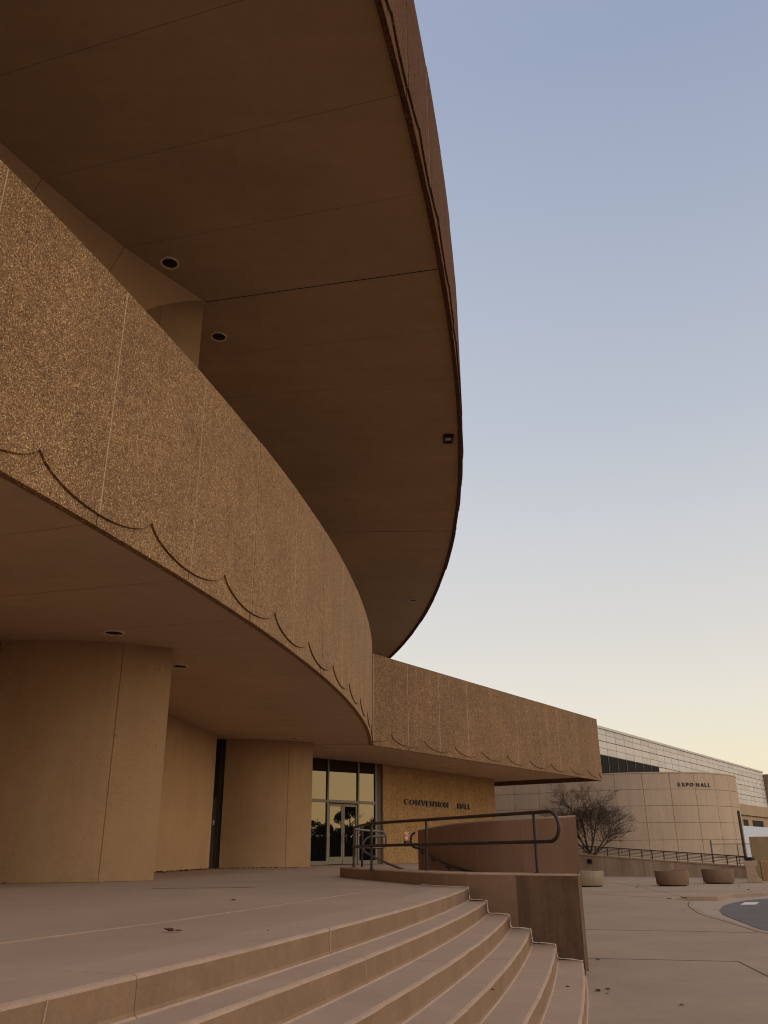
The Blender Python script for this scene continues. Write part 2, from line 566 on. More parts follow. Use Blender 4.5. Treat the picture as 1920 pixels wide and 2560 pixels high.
mb = MB()      # worn paint marks on the asphalt
mb.add([(10.77, 27.92, -0.116), (11.2, 27.9, -0.116), (10.62, 26.72, -0.116), (10.17, 26.73, -0.116)], [[0, 1, 2, 3]])
struct(mb.build('road_marking', M['paint']), 'worn white paint mark on the dark asphalt', 'road marking')

def seam(pts, wd, z, h=0.003):
    b = MB()
    P = [Vector((p[0], p[1], 0)) for p in pts]
    b.sweep(with_normals(P), [(-wd / 2, z - 0.02), (-wd / 2, z + h), (wd / 2, z + h), (wd / 2, z - 0.02)])
    return b
J = MB()
kl = catmull([Vector((x, y, 0)) for x, y in edge_line[3:] + [(8.5, 26.0)]], 6)
for pts, wd in (([(p.x, p.y) for p in kl], .028), ([(2.9, 17.6), (3.7, 17.28), (5.24, 16.78), (6.45, 16.35)], .022),
                ([(2.35, 12.85), (3.5, 12.55), (4.53, 12.26)], .024), ([(4.53, 12.26), (4.3, 10.7), (4.9, 6)], .026),
                ([(6.9, 31.5), (7.9, 29.6), (8.6, 28.0)], .02), ([(-2, -1.5), (3.0, 4.0), (4.3, 10.6)], .02),
                ([(3.3, 34.0), (8.0, 33.2), (13, 32.5), (22, 33.2)], .02), ([(10.5, 45), (10.2, 37), (9.2, 28.4)], .02)):
    s_ = seam(pts, wd, 0.0)
    J.add(s_.v, s_.f)
struct(J.build('pavement_joint', M['joint']), 'dark expansion joints across the pavement', 'joint')

# ------------------------------------------------------------------ terrace (landing) and steps
CS = (-70.0, 25.0)
RS = [72.22, 72.47, 72.76, 73.02, 73.31, 73.61]
A0, A1 = atan2(-24 - CS[1], 6), 0
def ang_at_y(R, y): return math.asin((y - CS[1]) / R)
cheek_face = catmull([Vector((-0.98, 18.95, 0)), Vector((-0.66, 17.3, 0)), Vector((-0.07, 15.4, 0)), Vector((0.46, 13.6, 0)), Vector((1.05, 12.31, 0)), Vector((2.29, 11.02, 0))], 10)
cheek_L = arclen(cheek_face)
tall_face = catmull([Vector((0.72, 20.9, 0)), Vector((1.12, 17.0, 0)), Vector((1.52, 15.25, 0)), Vector((2.06, 14.15, 0)), Vector((2.80, 13.25, 0))], 10)
tall_L = arclen(tall_face)

land_arc = [(CS[0] + (RS[0] - .2) * cos(a), CS[1] + (RS[0] - .2) * sin(a)) for a in [ang_at_y(RS[0], -24) + (ang_at_y(RS[0], 12.3) - ang_at_y(RS[0], -24)) * i / 60 for i in range(61)]]
tpoly = land_arc + [(p.x + .15, p.y + .1) for p in reversed(cheek_face[:41])] + [(-0.7, 19.0), (0.9, 21.3), (3.2, 32), (8.2, 52), (-30, 52), (-30, -24)]
mb = MB()
mb.prism(tpoly, 0.02, LAND - 0.002)
struct(mb.build('terrace', M['landing']), 'wide concrete landing at the top of the steps', 'landing')

steps = thing('entrance_steps', 'broad curved flight of worn concrete steps up to the landing', 'steps', (1.0, 8.0, 0))
joint_ys = [[3.73, 5.87, 9.2], [2.3, 5.75, 9.0], [2.9, 6.9, 10.0], [4.1, 8.4], [3.2, 8.7], [5.2, 8.65]]
for k in range(6):
    zt = LAND - 0.15 * k
    Rk = RS[k]
    r_in = Rk - (0.42 if k == 0 else RS[k] - RS[k - 1] + 0.05)
    ymax = [12.5, 11.95, 12.0, 11.65, 11.35, 11.12][k]
    cuts = [-24] + joint_ys[k] + [ymax]
    mb = MB()
    for y0, y1 in zip(cuts, cuts[1:]):
        a0, a1 = ang_at_y(Rk, y0) + 0.00006, ang_at_y(Rk, y1) - 0.00006
        n = max(4, int((y1 - y0) / (0.45 if y1 < 1 else 0.16)))
        path = arc_path(CS, Rk, a0, a1, n)
        wob = [random.uniform(-.003, .003) - (.007 if random.random() < .05 else 0) for _ in path]
        def prof(i, wob=wob, zt=zt, r_in=r_in, Rk=Rk):
            q = wob[i]
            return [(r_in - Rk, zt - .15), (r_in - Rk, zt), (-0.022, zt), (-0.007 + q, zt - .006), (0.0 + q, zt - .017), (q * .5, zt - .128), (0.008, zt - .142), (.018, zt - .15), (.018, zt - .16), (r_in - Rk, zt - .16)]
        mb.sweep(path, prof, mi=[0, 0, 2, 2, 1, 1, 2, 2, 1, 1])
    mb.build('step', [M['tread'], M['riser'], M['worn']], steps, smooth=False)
mb = MB()
for k in range(6):
    mb.sweep(arc_path(CS, RS[k] - .02, ang_at_y(RS[k], -24), ang_at_y(RS[k], 11.0), 60), [(-.4, 0.0), (-.4, LAND - .15 * k - .012), (0, LAND - .15 * k - .012), (0, 0.0)])
mb.build('step_core', M['joint'], steps)

# sealant beads where the steps meet the cheek wall
def face_at_x(x):
    for a, b in zip(cheek_face, cheek_face[1:]):
        if a.x <= x <= b.x or b is cheek_face[-1]:
            t = (x - a.x) / (b.x - a.x)
            return a + (b - a) * t
bead = MB()
xs = []
for k in range(6):
    # where the nosing circle meets the wall face
    best = min(cheek_face[20:], key=lambda p: abs(hypot(p.x - CS[0], p.y - CS[1]) - RS[k]))
    i = cheek_face.index(best)
    fine = [best + (cheek_face[min(i + 1, len(cheek_face) - 1)] - cheek_face[i - 1]) * t for t in [j / 40 - .5 for j in range(41)]]
    xs.append(min(fine, key=lambda p: abs(hypot(p.x - CS[0], p.y - CS[1]) - RS[k])))
out = Vector((-0.6, -0.8, 0)) * 0.012
for k in range(5):
    z = LAND - .15 * k
    p, q = xs[k] + out, xs[k + 1] + out
    zz = z - .15
    pts = [p + Vector((0, 0, z + .005)), p + Vector((.01, 0, zz + .03)), p + Vector((.035, -.03, zz + .008)), p.lerp(q, .5) + Vector((0, 0, zz + .012)), q + Vector((-.02, .02, zz + .006)), q + Vector((0, 0, zz + .004))]
    pts = catmull(pts, 4)
    bead.tube(pts, [random.uniform(.005, .010) for _ in pts], 6)
pts = catmull([Vector((0.5, 13.5, LAND + .004)) + out, Vector((.8, 12.75, LAND + .004)) + out, xs[0] + out + Vector((0, 0, LAND + .004))], 4)
bead.tube(pts, .009, 6)
bead.build('sealant_bead', M['trim'], steps, smooth=True)

def on_riser(k, y, z):
    a = ang_at_y(RS[k], y)
    return Vector((CS[0] + (RS[k] + .001) * cos(a), CS[1] + (RS[k] + .001) * sin(a), z))
for k, pts_, rs_ in ((0, [(3.22, .885), (3.215, .85), (3.21, .81), (3.225, .795), (3.245, .797)], [.0035, .004, .0045, .004, .002]),
                     (0, [(5.86, .885), (5.855, .84), (5.87, .765)], [.006, .008, .006]),
                     (1, [(5.74, .735), (5.735, .69), (5.75, .62)], [.005, .007, .005])):
    mk = MB()
    mk.tube([on_riser(k, y, z) for y, z in pts_], rs_, 6)
    mk.build('lime_run', M['worn'], steps, smooth=True)

# pale joint across the landing
s_ = seam([(-3.6, 1.0), (-2.087, 5.056), (-1.566, 6.472), (-0.95, 8.673), (-0.35, 11.0), (-0.045, 12.561), (0.05, 13.3)], .016, LAND)
s2 = seam([(-3.3, 19.6), (-2.2, 20.0), (-1.8, 20.3)], .03, LAND, .002)
struct(s_.build('landing_joint', M['worn']), 'long pale joint line curving across the landing', 'joint')
s4 = seam([(-3.3, 12.9), (-2.75, 13.05), (-2.3, 13.0), (-1.9, 13.15)], .02, LAND)
struct(s4.build('landing_crack', M['joint']), 'short dark crack in the landing concrete', 'crack')
s3 = seam([(-1.9, 17.1), (-1.5, 15.0), (-0.9, 13.0)], .012, LAND)

# ------------------------------------------------------------------ cheek walls and ramp
def wall_profile(z0, z1, w_, b=0.022):
    return [(0, z0), (0, z1 - b), (-b * .35, z1 - b * .3), (-b, z1), (-w_ + b, z1), (-w_ + b * .3, z1 - b * .3), (-w_, z1 - b), (-w_, z0)]
WMI = [0, 2, 2, 0, 2, 2, 0, 0]
def s_of(face, L, pt):
    i = min(range(len(face)), key=lambda j: (face[j].x - pt[0]) ** 2 + (face[j].y - pt[1]) ** 2)
    return L[i]
cheek = thing('cheek_wall', 'low brown concrete cheek wall stepping down beside the stairs, under the guard rail', 'wall', (1.0, 12.3, 0))
cuts = [0.0, 1.75, s_of(cheek_face, cheek_L, (-.05, 15.43)), s_of(cheek_face, cheek_L, (.46, 13.54)), s_of(cheek_face, cheek_L, (1.05, 12.31)), s_of(cheek_face, cheek_L, (1.70, 11.62)), cheek_L[-1]]
for i, (a, b) in enumerate(zip(cuts, cuts[1:])):
    g = 0.010
    path = with_normals(sub_path(cheek_face, cheek_L, a + (g if i else 0), b - (g if i < len(cuts) - 2 else 0), .22), -1)
    z0 = 0.86 if i < 4 else -0.02
    if i == len(cuts) - 2:
        path[-1] = (path[-1][0], path[-1][1], -.20, -1.02)
    mb = MB()
    mb.sweep(path, wall_profile(z0, 1.083, .42), WMI)
    mb.build('wall_block', [M['cheek_dark'] if i == 5 else M['cheek'], M['cheek'], M['cheek_edge']], cheek)
path = with_normals(sub_path(cheek_face, cheek_L, .05, cheek_L[-1] - .62, .22), -1)
mb = MB()
mb.sweep(path, [(-.010, .02), (-.010, 1.076), (-.40, 1.076), (-.40, .02)])
mb.build('joint_filler', M['cheek_edge'], cheek)
# rounded far end
e = cheek_face[0]
mb = MB()
nrm = with_normals(cheek_face[:2], -1)[0]
cx, cy = e.x - nrm[2] * .42 * .5, e.y - nrm[3] * .42 * .5
mb.lathe((cx, cy, 0), [(.205, .86), (.205, 1.064), (.19, 1.083)], 24, [0, 1, 1])
mb.build('rounded_end', [M['cheek'], M['cheek_edge']], cheek)

tall = thing('ramp_wall', 'tall smooth brown concrete wall with pale worn edges behind the guard rail', 'wall', (1.5, 15.2, 0))
tc_ = [0.0, s_of(tall_face, tall_L, (1.15, 16.9)), s_of(tall_face, tall_L, (1.54, 15.2)), s_of(tall_face, tall_L, (2.1, 14.1)), tall_L[-1]]
for i, (a, b) in enumerate(zip(tc_, tc_[1:])):
    g = 0.011
    path = with_normals(sub_path(tall_face, tall_L, a + (g if i else 0), b - (g if i < 3 else 0), .25), -1)
    if i == 3:
        path[-1] = (path[-1][0], path[-1][1], -.21, -1.02)
    mb = MB()
    mb.sweep(path, wall_profile(-0.02, 1.835, .34, .028), WMI)
    mb.build('wall_block', [M['tall'], M['tall'], M['cheek_edge']], tall)
path = with_normals(sub_path(tall_face, tall_L, .05, tall_L[-1] - .5, .25), -1)
mb = MB()
mb.sweep(path, [(-.006, .02), (-.006, 1.828), (-.32, 1.828), (-.32, .02)])
mb.build('joint_filler', M['cheek_edge'], tall)
e = tall_face[0]
nrm = with_normals(tall_face[:2], -1)[0]
mb = MB()
mb.lathe((e.x - nrm[2] * .17, e.y - nrm[3] * .17, 0), [(.168, .02), (.168, 1.78), (.13, 1.82), (.06, 1.835)], 24, 0)
mb.build('rounded_end', M['tall'], tall, smooth=True)

mb = MB()   # ramp floor between the walls
n = 14
rp = []
for i in range(n + 1):
    t = i / n
    a = at_s(cheek_face, cheek_L, cheek_L[-1] * t); b = at_s(tall_face, tall_L, tall_L[-1] * t)
    an = Vector((.36, .2, 0)); z = 0.9 * (1 - t) - 0.03 * t
    rp.append((a + an, b + Vector((.1, .05, 0)), z))
v, f = [], []
for a, b, z in rp:
    v += [(a.x, a.y, z), (b.x, b.y, z)]
for i in range(n):
    f.append([2 * i, 2 * i + 1, 2 * i + 3, 2 * i + 2])
mb.add(v, f)
struct(mb.build('ramp', M['pave']), 'concrete ramp descending between the two brown walls', 'ramp')

# ------------------------------------------------------------------ guard rail on the low cheek wall
gr = thing('guard_rail', 'bronze pipe guard rail with looped end on the low cheek wall', 'railing', (1.0, 12.6, 1.08))
ZC = 1.083
posts = [Vector((-0.66, 17.95, 0)), Vector((-0.27, 15.75, 0)), Vector((0.62, 14.05, 0)), Vector((1.94, 11.78, 0))]
htop, hlow = .735, .375
for p in posts:
    mb = MB()
    mb.tube([p + Vector((0, 0, ZC - .03)), p + Vector((0, 0, ZC + htop))], .0215, 12)
    mb.lathe((p.x, p.y, ZC), [(.045, 0), (.045, .008), (.03, .014)], 14)
    mb.build('post', M['rail'], gr, smooth=True)
p5 = Vector((-0.52, 19.0, 0))
mb = MB()
mb.tube([p5 + Vector((0, 0, ZC - .03)), p5 + Vector((0, 0, ZC + htop))], .022, 12)
mb.build('post', M['rail'], gr, smooth=True)
d_ = (posts[3] - posts[2]).normalized()
def z_(v, h): return Vector((v.x, v.y, ZC + h))
mid = (htop + hlow) / 2
rad = (htop - hlow) / 2
loop = []
e0 = posts[3] + d_ * .30
for i in range(13):
    t = pi / 2 - pi * i / 12
    loop.append(Vector((e0.x, e0.y, 0)) + d_ * (rad * cos(t)) + Vector((0, 0, ZC + mid + rad * sin(t))))
side = Vector((-0.95, 18.6, 0))
top_path = catmull([z_(posts[0], htop), z_(posts[1], htop), z_(posts[2], htop), z_(posts[3], htop), z_(e0, htop)], 6)[:-1]
low_path = catmull([z_(e0, hlow), z_(posts[3], hlow), z_(posts[2], hlow), z_(posts[1], hlow), z_(posts[0], hlow)], 6)[1:]
mb = MB()
mb.tube(top_path + loop + low_path, .0235, 12)
mb.build('rail', M['rail'], gr, smooth=True)
# returning end across the rounded wall end
ret = [z_(posts[0], htop - .03), z_(Vector((-.42, 18.2, 0)), htop - .05), z_(Vector((-.12, 18.4, 0)), htop - .07)]
rr = []
for i in range(7):
    t = pi / 2 - pi * i / 12
    rr.append(z_(Vector((-.12, 18.4, 0)) + Vector((.10 * cos(t), 0.02, 0)), htop - .17 + .10 * sin(t)))
rr += [z_(Vector((-.02, 18.42, 0)), .5)]
for i in range(7):
    t = -pi * i / 12
    rr.append(z_(Vector((-.12, 18.4, 0)) + Vector((.10 * cos(t), .02, 0)), hlow + .08 + .10 * sin(t)))
mb = MB()
mb.tube(ret[:-1] + rr + [z_(Vector((-.42, 18.2, 0)), hlow - .01), z_(posts[0], hlow)], .022, 10)
mb.build('return_rail', M['rail_light'], gr, smooth=True)

rh = thing('handrail', 'grey pipe handrail with hooked end running down inside the low wall', 'handrail', (0, 17, 1))
hk = [Vector((-.02, 18.9, 1.665)), Vector((-.25, 18.8, 1.665))]
for i in range(9):
    t = pi / 2 + pi / 2 * i / 8
    hk.append(Vector((-.30 + .20 * cos(t), 18.75, 1.465 + .2 * sin(t))))
hk += catmull([Vector((-.49, 18.6, 1.40)), Vector((-.36, 18.1, 1.32)), Vector((.0, 16.9, 1.165)), Vector((.42, 15.3, 1.03)), Vector((1.1, 13.7, .85)), Vector((2.2, 12.2, .72))], 5)
mb = MB()
mb.tube(hk, .022, 10)
mb.build('rail', M['rail_light'], rh, smooth=True)
for p in ((.2, 16.15, 1.09), (1.3, 13.4, .81)):
    mb = MB()
    mb.tube([(p[0], p[1], p[2]), (p[0], p[1], 0.2)], .018, 8)
    mb.build('post', M['rail'], rh, smooth=True)

wh = thing('handrail', 'black handrail on brackets sloping down the face of the tall brown wall', 'handrail', (1, 17, 1.2))
hw = []
for i in range(24):
    s = .25 + (tall_L[-1] - .6) * i / 23
    q = with_normals(sub_path(tall_face, tall_L, s, s + .05, .05), -1)[0]
    hw.append(Vector((q[0] + q[2] * .07, q[1] + q[3] * .07, 1.47 - .078 * s)))
lp = []
for i in range(9):
    t = -pi / 2 - pi * i / 8
    lp.append(hw[0] + Vector((-.02 + .12 * cos(t) * .9, .15, .16 + .16 * sin(t))))
mb = MB()
mb.tube(lp[::-1] + hw, .024, 10)
mb.build('rail', M['black'], wh, smooth=True)
for i in (2, 7, 12, 17, 22):
    mb = MB()
    p = hw[i]
    mb.tube([p, p + Vector((0.01, .01, -.05)), p + Vector((.05, .03, -.075)), p + Vector((.085, .045, -.075))], .012, 8)
    mb.lathe((p.x + .07, p.y + .035, p.z - .1), [(.03, 0), (.03, .05)], 10)
    mb.build('bracket', M['black'], wh, smooth=True)

# ------------------------------------------------------------------ the round convention building
hall = thing('convention_hall', 'round tan concrete hall with scalloped overhanging roof and curved entrance canopy', 'building', (-79.9, 32.14, 0))

def fascia(name, ptf, joints, z0, z1, mat, thick=.12, proud=.030, lowc=.15, peak=.60, jit=0.0, z_cap=None, flip=False):
    mb = MB()
    nu = 20
    for a, b in zip(joints, joints[1:]):
        g = .012
        off = random.uniform(-jit, jit)
        tilt = random.uniform(-jit, jit) * .6
        cols = []
        full = b - a > 2.0
        for i in range(nu + 1):
            u = i / nu
            s = a + g + (b - a - 2 * g) * u
            x, y, nx, ny = ptf(s)
            d = min(u, 1 - u) * 2
            zc = z0 + lowc + (peak - lowc) * (1 - math.sqrt(max(0, 1 - (d * .97) ** 1.9)))
            oo = off + tilt * (u - .5)
            cols.append([(x + nx * o, y + ny * o, z) for o, z in ((-thick, z0), (oo - .004, z0), (oo, z0 + .012), (oo, zc - .012), (oo - .014, zc - .011), (oo - .014, zc + .002), (oo + proud, zc + .005), (oo + proud, z1), (-thick, z1))])
        k = len(mb.v)
        for c in cols:
            mb.v += c
        P = 9
        for i in range(nu):
            for j in range(P):
                a_, b_ = j, (j + 1) % P
                mb.f.append([k + i * P + a_, k + i * P + b_, k + (i + 1) * P + b_, k + (i + 1) * P + a_]); mb.m.append(0)
        mb.f.append([k + j for j in range(P)]); mb.m.append(0)
        mb.f.append([k + nu * P + j for j in range(P)][::-1]); mb.m.append(0)
        if a == joints[0] and name == 'wing_fascia':
            mb.obox((W0.x + WN.x * .02 + WU.x * .015, W0.y + WN.y * .02 + WU.y * .015, (z0 + lowc + z1) / 2), (WU.x * .016, WU.y * .016, 0), (WN.x * .022, WN.y * .022, 0), (0, 0, (z1 - z0 - lowc) / 2 - .01), 1)
        # sealant strip filling the joint behind this panel's right edge
        x, y, nx, ny = ptf(b)
        tx, ty = -ny, nx
        wv = .011
        mb.obox((x + nx * (off + proud - .0365), y + ny * (off + proud - .0365), (z0 + lowc + z1) / 2), (tx * wv, ty * wv, 0), (nx * .035, ny * .035, 0), (0, 0, (z1 - z0 - lowc) / 2 - .01), 1)
    return mb.build(name, [mat, M['sealant']], hall)

def can_pt(s):
    a = s / RC
    return (CC[0] + RC * cos(a), CC[1] + RC * sin(a), cos(a), sin(a))
S_CORNER = atan2(W0.y - CC[1], W0.x - CC[0]) * RC
can_j = [-0.1 - 2.48 * k for k in range(20)][::-1] + [S_CORNER - 0.02]
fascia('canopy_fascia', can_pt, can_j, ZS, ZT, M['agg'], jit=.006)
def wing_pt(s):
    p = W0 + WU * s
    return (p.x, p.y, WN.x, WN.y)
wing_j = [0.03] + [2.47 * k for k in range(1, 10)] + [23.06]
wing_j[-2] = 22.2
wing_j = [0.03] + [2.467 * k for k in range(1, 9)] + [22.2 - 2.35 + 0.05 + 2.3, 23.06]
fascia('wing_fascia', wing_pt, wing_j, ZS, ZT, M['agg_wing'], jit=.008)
EU = (WE - W1).normalized()
EN = Vector((EU.y, -EU.x))
def end_pt(s):
    p = W1 + EU * s
    return (p.x, p.y, EN.x, EN.y)
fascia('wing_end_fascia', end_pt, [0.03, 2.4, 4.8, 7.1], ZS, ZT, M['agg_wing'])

# canopy soffit: radial sheets with open joints, a dark deck above
ZSO = ZS + .03
mb = MB()
R_IN, R_OUT = 70.4, RC - .118
for a, b in zip(can_j, can_j[1:]):
    g = .004
    for i in range(3):
        s0 = a + g + (b - a - 2 * g) * i / 3; s1 = a + g + (b - a - 2 * g) * (i + 1) / 3
        a0, a1 = s0 / RC, s1 / RC
        mb.add([(CC[0] + r * cos(t), CC[1] + r * sin(t), ZSO) for r, t in ((R_IN, a0), (R_OUT, a0), (R_OUT, a1), (R_IN, a1))], [[3, 2, 1, 0]])
ac = S_CORNER / RC
pc_in = Vector((CC[0] + R_IN * cos(ac), CC[1] + R_IN * sin(ac)))
iw = .118
q0 = W0 - WN * iw + WU * -.05
soff_cuts = [0, 5.0, 10.0, 15.0, 20.2]
backp = lambda s: Vector((pc_in.x, pc_in.y)) + (Vector((4.6, 54.2)) - Vector((pc_in.x, pc_in.y))) * (s / 20.2)
for a, b in zip(soff_cuts, soff_cuts[1:]):
    A_ = q0 + WU * (a + .006); B2 = q0 + WU * (b - .006); C_ = backp(b - .006); D_ = backp(a + .006)
    mb.add([(p.x, p.y, ZSO) for p in (A_, B2, C_, D_)], [[0, 1, 2, 3]])
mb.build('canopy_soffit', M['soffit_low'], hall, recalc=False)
# recessed end bay of the wing soffit; dark colour paints in its shade
A_ = q0 + WU * 20.2; B2 = q0 + WU * 23.0; C_ = WE + (W1 - WE).normalized() * .1 - WU * .1; D_ = backp(20.2)
mb = MB()
mb.add([(p.x, p.y, ZSO + .55) for p in (A_, B2, C_, D_)] + [(p.x, p.y, ZSO + .55) for p in (A_, D_)] + [(p.x, p.y, ZSO) for p in (A_, D_)], [[0, 1, 2, 3], [4, 5, 7, 6]])
mb.build('soffit_recess', M['joint'], hall, recalc=False)
# canopy deck (roof of the canopy)
mb = MB()
deck = [can_pt(s) for s in can_j]
poly = [(x - nx * .12, y - ny * .12) for x, y, nx, ny in deck] + [(W1.x - .1, W1.y - .1), (WE.x, WE.y - .2), (-2, 54), (-9.5, 46), (pc_in.x, pc_in.y)] + [(CC[0] + R_IN * cos(s / RC), CC[1] + R_IN * sin(s / RC)) for s in reversed(can_j[:-1])]
mb.prism(poly, ZT - .35, ZT - .2, 0)
mb.build('canopy_deck', M['roofing'], hall)
mb = MB()
mb.add([(x, y, ZSO + .62) for x, y in poly], [list(range(len(poly)))])
mb.build('canopy_backing', M['void'], hall)
mb = MB()
rows = []
for s in can_j:
    a = s / RC
    rows.append([(CC[0] + r * cos(a), CC[1] + r * sin(a), ZSO + .02) for r in (R_IN, R_OUT)])
for a, b in zip(rows, rows[1:]):
    mb.add([a[0], a[1], b[1], b[0]], [[0, 1, 2, 3]])
A_ = q0; B2 = q0 + WU * 20.15
mb.add([(p.x, p.y, ZSO + .02) for p in (A_, B2, backp(20.15), backp(0))], [[0, 1, 2, 3]])
mb.build('joint_backing', M['void'], hall)

# roof soffit
th0, dth = -.2067, .0297
RIN = {0: 77.32, -1: 76.39, -2: 75.88, -3: 75.55, -4: 75.35, -5: 75.2}
def roof_hit(th, R):
    # ray from CJ at angle th to the roof circle of radius R
    dx, dy = cos(th), sin(th)
    ox, oy = CJ[0] - CR[0], CJ[1] - CR[1]
    b = ox * dx + oy * dy
    return -b + math.sqrt(b * b - (ox * ox + oy * oy - R * R))
def jpt(th, r, z): return (CJ[0] + r * cos(th), CJ[1] + r * sin(th), z)
ks = list(range(-16, 34))
mb = MB(); back = MB(); slope = MB()
for k in ks[:-1]:
    t0, t1 = th0 + dth * k, th0 + dth * (k + 1)
    big0 = .00018 if k == 0 or k == 7 else .00004
    big1 = .00018 if k + 1 == 0 or k + 1 == 7 else .00004
    if k < 0:
        r0, r1 = RIN.get(k, 75.1), RIN.get(k + 1, 75.1)
    else:
        r0 = r1 = 70.5
    for i in range(2):
        u0, u1 = t0 + big0 + (t1 - t0 - big0 - big1) * i / 2, t0 + big0 + (t1 - t0 - big0 - big1) * (i + 1) / 2
        ra, rb = r0 + (r1 - r0) * i / 2, r0 + (r1 - r0) * (i + 1) / 2
        mb.add([jpt(u0, ra, ZR), jpt(u0, roof_hit(u0, RR - .06), ZR), jpt(u1, roof_hit(u1, RR - .06), ZR), jpt(u1, rb, ZR)], [[3, 2, 1, 0]])
    back.add([jpt(t0, r0 - .1, ZR + .02), jpt(t0, roof_hit(t0, RR - .06), ZR + .02), jpt(t1, roof_hit(t1, RR - .06), ZR + .02), jpt(t1, r1 - .1, ZR + .02)], [[3, 2, 1, 0]])
    if k < 0:
        # sloped band falling inwards from the soffit towards the wall
        P0, P1 = Vector(jpt(t0, r0, ZR)), Vector(jpt(t1, r1, ZR))
        inn = Vector((-.86, .51, 0))
        q = inn * 2.1 + Vector((0, 0, -2.6))
        ga = (P1 - P0).normalized() * .005
        slope.add([P0 + ga, P1 - ga, P1 - ga + q, P0 + ga + q], [[0, 1, 2, 3]])
        back.add([P0 + Vector((-.03, 0, .02)), P1 + Vector((-.03, 0, .02)), P1 + q + Vector((-.03, 0, .02)), P0 + q + Vector((-.03, 0, .02))], [[0, 1, 2, 3]])
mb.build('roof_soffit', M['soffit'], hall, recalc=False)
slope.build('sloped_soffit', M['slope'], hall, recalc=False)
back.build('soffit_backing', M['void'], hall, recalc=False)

def roof_pt(s):
    a = s / RR
    return (CR[0] + (RR + .07) * cos(a), CR[1] + (RR + .07) * sin(a), cos(a), sin(a))
roof_j = []
for k in ks:
    th = th0 + dth * k
    p = jpt(th, roof_hit(th, RR), 0)
    roof_j.append(atan2(p[1] - CR[1], p[0] - CR[0]) * RR)
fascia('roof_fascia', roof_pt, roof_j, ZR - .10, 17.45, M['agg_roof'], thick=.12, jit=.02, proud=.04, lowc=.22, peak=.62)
mb = MB()
mb.add([(CR[0] + (RR - .05) * cos(s / RR), CR[1] + (RR - .05) * sin(s / RR), 17.2) for s in roof_j] + [(-60, 120, 17.2), (-60, -40, 17.2)], [list(range(len(roof_j) + 2))])
mb.build('roof_deck', M['roofing'], hall, recalc=False)

# drum wall behind the fins
mb = MB()
mb.sweep(arc_path(CC, 70.9, radians(-42), radians(38), 60), [(-.5, 0), (-.5, 16), (0, 16), (0, 0)])
mb.build('drum_wall', M['wall'], hall)

# fin walls
def rot(p, k, d=.2077):
    a = d * k
    x, y = p[0] - CC[0], p[1] - CC[1]
    return (CC[0] + x * cos(a) - y * sin(a), CC[1] + x * sin(a) + y * cos(a))
fin0 = [(-7.55, 16.28), (-6.55, 16.24), (-5.58, 16.42), (-4.94, 16.70), (-4.36, 17.08)]
fin1 = [(-5.86, 31.72), (-4.78, 31.90), (-3.75, 32.35), (-3.25, 32.66), (-2.78, 32.97)]
ret0 = [(-4.40, 17.13), (-6.9, 21.2), (-9.6, 21.2), (-9.6, 16.6), (-7.55, 16.6)]
ret1 = [(-2.82, 33.02), (-5.0, 37.5), (-9.0, 37.5), (-9.0, 32.1), (-5.86, 32.1)]
def fin(arc, ret, groove_px):
    c = catmull([Vector((x, y, 0)) for x, y in arc], 10)
    L = arclen(c)
    sg = groove_px * L[-1]
    a = sub_path(c, L, 0, sg - .006, .09); b = sub_path(c, L, sg + .006, L[-1], .09)
    d = (a[-1] - a[-2]).normalized()
    inn = Vector((-d.y, d.x, 0)) * .025
    pts = [(p.x, p.y) for p in a] + [(a[-1].x + inn.x, a[-1].y + inn.y), (b[0].x + inn.x, b[0].y + inn.y)] + [(p.x, p.y) for p in b]
    mb = MB()
    mb.prism(pts + list(ret), 0.3, 15.2)
    return mb.build('fin_wall', M['wall'], hall)
fin(fin0, ret0, .70)
fin(fin1, ret1, .70)
fin([rot(p, -1) for p in fin0], [rot(p, -1) for p in ret0], .70)
# straight walls between fins
for k in (0, -1):
    mb = MB()
    mb.prism([rot(p, k) for p in ((-6.95, 21.0), (-6.02, 30.74), (-7.2, 30.8), (-8.4, 21.0))], 0.3, ZSO + .3)
    mb.build('recess_wall', M['wall'], hall)

# narrow service door between the straight wall and the second fin
mb = MB()
mb.box(-7.2, -5.87, 31.80, 31.86, LAND - .1, ZSO + .1)
mb.box(-6.05, -5.98, 31.66, 31.80, LAND - .1, ZSO + .1)
mb.build('door_surround', M['alu_dark'], hall)
sd = MB()
sd.box(-6.98, -6.06, 31.72, 31.765, LAND + .02, 3.22)
sdo = sd.build('service_door', M['alu'], hall, bevel=.004)
mb = MB()
mb.box(-7.1, -6.05, 31.68, 31.79, 3.23, 3.36)
mb.box(-7.1, -6.05, 31.70, 31.79, 3.36, 4.3)
mb.build('door_header', M['alu_dark'], hall)
mb = MB()
mb.box(-6.16, -6.11, 31.66, 31.72, 2.32, 2.47)
mb.build('handle', M['white'], sdo, bevel=.01)

